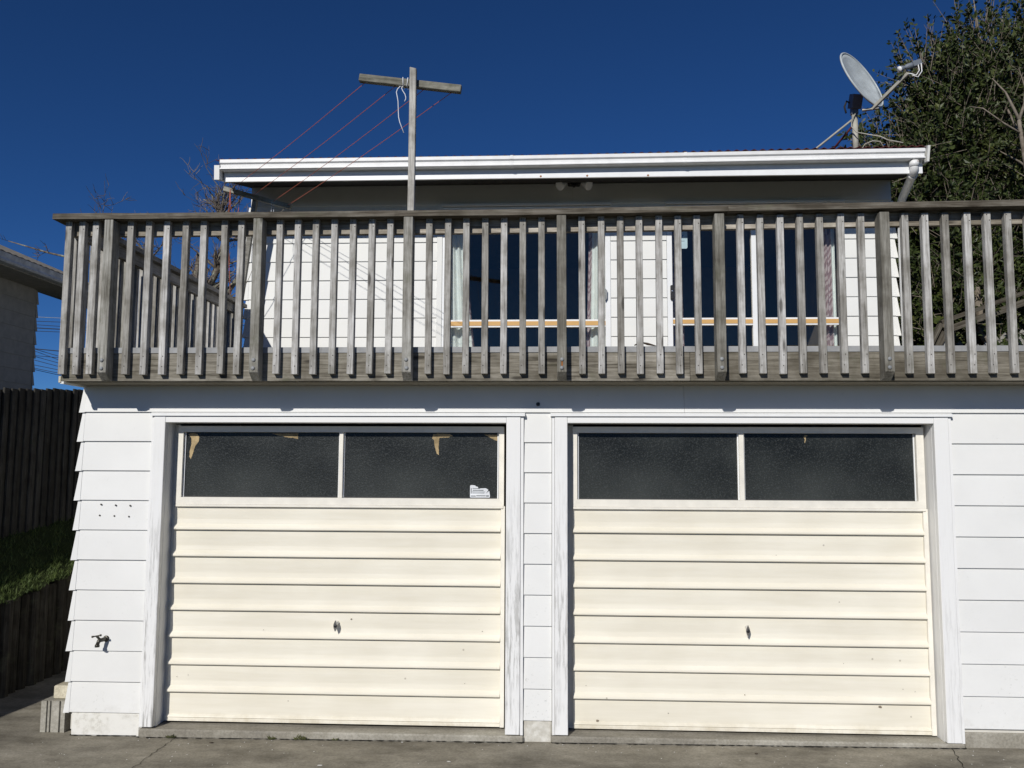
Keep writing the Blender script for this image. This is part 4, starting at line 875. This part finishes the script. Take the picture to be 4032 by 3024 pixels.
tr_pts = [([(6.15, 4.98, 3.2), (6.12, 4.95, 4.6), (6.00, 4.90, 5.60), (5.93, 4.88, 6.28)], [0.04, 0.034, 0.027, 0.022]), ([(5.93, 4.88, 6.28), (5.88, 4.9, 6.45), (5.79, 4.9, 6.66), (5.66, 4.95, 6.87)], [0.022, 0.018, 0.012, 0.006]),
          ([(5.93, 4.88, 6.28), (6.02, 4.9, 6.50), (6.04, 4.9, 6.72), (6.00, 4.95, 7.0)], [0.022, 0.017, 0.011, 0.005]), ([(5.95, 4.88, 6.1), (5.75, 4.9, 6.25), (5.5, 4.9, 6.45), (5.35, 4.95, 6.5)], [0.014, 0.011, 0.008, 0.004]), ([(6.0, 4.9, 5.6), (6.12, 4.88, 5.85), (6.2, 4.88, 6.1)], [0.016, 0.012, 0.006]),
          ([(7.0, 6.2, 1.0), (6.95, 6.1, 3.0), (6.8, 5.9, 4.6), (6.60, 5.65, 5.4)], [0.16, 0.13, 0.09, 0.06]),
          ([(6.60, 5.65, 5.4), (6.50, 5.55, 5.75), (6.30, 5.5, 6.25), (6.17, 5.6, 6.75)], [0.045, 0.035, 0.022, 0.012]),
          ([(6.60, 5.65, 5.4), (6.62, 5.55, 5.8), (6.72, 5.5, 6.3), (6.80, 5.6, 6.8)], [0.04, 0.03, 0.02, 0.01]),
          ([(6.50, 5.55, 5.75), (6.25, 5.5, 5.95), (6.0, 5.5, 6.1)], [0.02, 0.014, 0.006]), ([(6.62, 5.55, 5.8), (6.8, 5.5, 6.0), (6.98, 5.5, 6.1)], [0.02, 0.014, 0.006]),
          ([(6.9, 6.2, 2.0), (6.0, 5.4, 3.0), (5.55, 5.3, 3.6), (5.50, 5.3, 4.2)], [0.09, 0.07, 0.06, 0.045]), ([(6.0, 5.4, 2.8), (5.3, 5.35, 3.4), (5.05, 5.3, 3.75)], [0.06, 0.05, 0.03]),
          ([(6.75, 6.4, 6.6), (5.9, 6.3, 7.6), (5.6, 6.3, 8.1)], [0.03, 0.02, 0.006]), ([(6.75, 6.4, 6.6), (6.25, 6.4, 8.2), (6.2, 6.4, 8.75)], [0.03, 0.02, 0.006])]
evergreen(et, blobs, 9400, 5, 0.094, tr_pts)

# sloping picket fence seen under the tree
pf = thing('picket_fence', (5.6, 5.0, 2.0), 'sloping timber fence with uneven pickets below the evergreen tree', 'fence')
bar('handrail', (4.70, 4.95, 3.33), (4.87, 4.95, 3.66), 0.09, 0.05, 'cap_wood', pf); bar('handrail', (4.87, 4.95, 3.68), (7.6, 4.95, 4.66), 0.09, 0.055, 'cap_wood', pf)
bar('fence_rail', (4.76, 4.98, 3.25), (4.93, 4.98, 3.56), 0.045, 0.09, 'cap_wood', pf); bar('fence_rail', (4.93, 4.98, 3.58), (7.6, 4.98, 4.54), 0.045, 0.085, 'cap_wood', pf)
x = 5.02
while x < 7.4:
    h = 3.36 + (x - 5.02) * 0.30 + random.uniform(-0.07, 0.07); w = random.uniform(0.035, 0.05); y = 5.05
    prism_y('picket', [(x - w, 1.6), (x + w, 1.6), (x + w, h - 0.05), (x + random.uniform(-0.02, 0.02), h), (x - w, h - 0.06)], y, y + 0.02, 'post_wood', pf); x += random.uniform(0.10, 0.125)
for q in (4.9, 6.2, 7.5): box('fence_post', q - 0.045, q + 0.045, 5.0, 5.045, 1.4, 3.50 + (q - 4.9) * 0.36, 'post_wood', pf, 0.004)

# ------------------------------------------------------------------ litter and weeds on the driveway
def weed(x, y, s, label):
    V, F = [], []
    for i in range(int(26 * s)):
        a = random.uniform(0, 6.28); l_ = random.uniform(0.012, 0.035) * s; r = random.uniform(0, 0.02) * s; b = len(V)
        px, py = x + random.uniform(-0.03, 0.03) * s, y + random.uniform(-0.006, 0.006); z = 0.006 * x + 0.002
        tx, ty, tz = px + math.cos(a) * l_ * 0.7, py + math.sin(a) * l_ * 0.5, z + l_ * random.uniform(0.3, 1.0)
        V += [(px, py, z), (px + (tx - px) * 0.5 + 0.005, py + (ty - py) * 0.5, z + (tz - z) * 0.55), (tx, ty, tz), (px + (tx - px) * 0.5 - 0.005, py + (ty - py) * 0.5, z + (tz - z) * 0.5)]; F.append((b, b + 1, b + 2, b + 3))
    tag(raw('weed', V, F, 'weed_green'), label, 'weed', 'weeds along the sill')
weed(-2.62, -0.045, 1.0, 'small weed at the foot of the left door trim')
weed(-1.92, -0.045, 1.0, 'low weed in the sill crack left of the leafier one')
weed(-1.72, -0.045, 1.4, 'leafiest weed growing against the left garage sill')
weed(-1.48, -0.045, 0.7, 'tiny weed right of the leafiest one at the left sill')
def chip(x, y, s, mat, name, label, cat, group):
    k = 7; z = 0.006 * x + 0.01 * min(0, y + 0.2) + 0.004; pts = [(x + math.cos(2 * math.pi * i / k) * s * random.uniform(0.6, 1.2), y + math.sin(2 * math.pi * i / k) * s * 0.55 * random.uniform(0.6, 1.2)) for i in range(k)]
    V = [(a, b, z) for a, b in pts] + [(a, b, z + 0.002) for a, b in pts]; F = [tuple(range(k - 1, -1, -1)), tuple(range(k, 2 * k))] + [(i, (i + 1) % k, k + (i + 1) % k, k + i) for i in range(k)]
    return tag(raw(name, V, F, mat), label, cat, group)
chip(-1.45, -0.53, 0.020, 'paint_flake', 'paint_flake', 'largest pale paint flake near the bottom edge, left of centre', 'paint flake', 'paint flakes on the driveway')
chip(-0.66, -0.43, 0.013, 'paint_flake', 'paint_flake', 'pale paint flake on the driveway below the middle pier', 'paint flake', 'paint flakes on the driveway')
chip(-1.02, -0.07, 0.008, 'paint_flake', 'paint_flake', 'small pale paint flake close to the left door sill', 'paint flake', 'paint flakes on the driveway')
chip(-2.30, -0.13, 0.016, 'dry_leaf', 'dry_leaf', 'dark dry leaf on the driveway below the left garage door', 'leaf', 'dry leaves on the driveway')
chip(1.30, -0.20, 0.014, 'dry_leaf', 'dry_leaf', 'dark dry leaf on the driveway below the right garage door', 'leaf', 'dry leaves on the driveway')
V, F = [], []
for i in range(260):
    x, y, s = random.uniform(-3.6, 3.4), random.uniform(-1.4, -0.05), random.uniform(0.0012, 0.0042); z = 0.006 * x + 0.01 * min(0, y + 0.2) + 0.003; b = len(V)
    V += [(x - s, y - s, z), (x + s, y - s * 0.6, z), (x + s * 0.7, y + s, z + 0.002), (x - s * 0.8, y + s * 0.7, z + 0.001)]; F.append((b, b + 1, b + 2, b + 3))
tag(raw('grit', V, F, 'paint_flake'), 'pale grit scattered over the driveway in front of the doors', 'grit', kind='stuff')

def dirt(x0, x1, y):
    V, F = [], []; n_ = int((x1 - x0) / 0.02)
    for i in range(n_ + 1):
        x = x0 + (x1 - x0) * i / n_; w = max(0.0, random.gauss(0.006, 0.006)); z = 0.006 * x + 0.0045
        V += [(x, y + 0.012, z + 0.002), (x, y - w, z)]
        if i: F.append((2 * i - 2, 2 * i - 1, 2 * i + 1, 2 * i))
    return V, F
V, F = dirt(-2.86, -0.20, -0.038); V2, F2 = dirt(-0.02, 2.70, -0.038); b = len(V); V3, F3 = dirt(-3.35, -2.88, -0.010); b3 = b + len(V2)
tag(raw('sill_dirt', V + V2 + V3, F + [tuple(q + b for q in f) for f in F2] + [tuple(q + b3 for q in f) for f in F3], 'crack_dark'), 'dark line of dirt where the driveway meets the sills', 'dirt', kind='stuff')
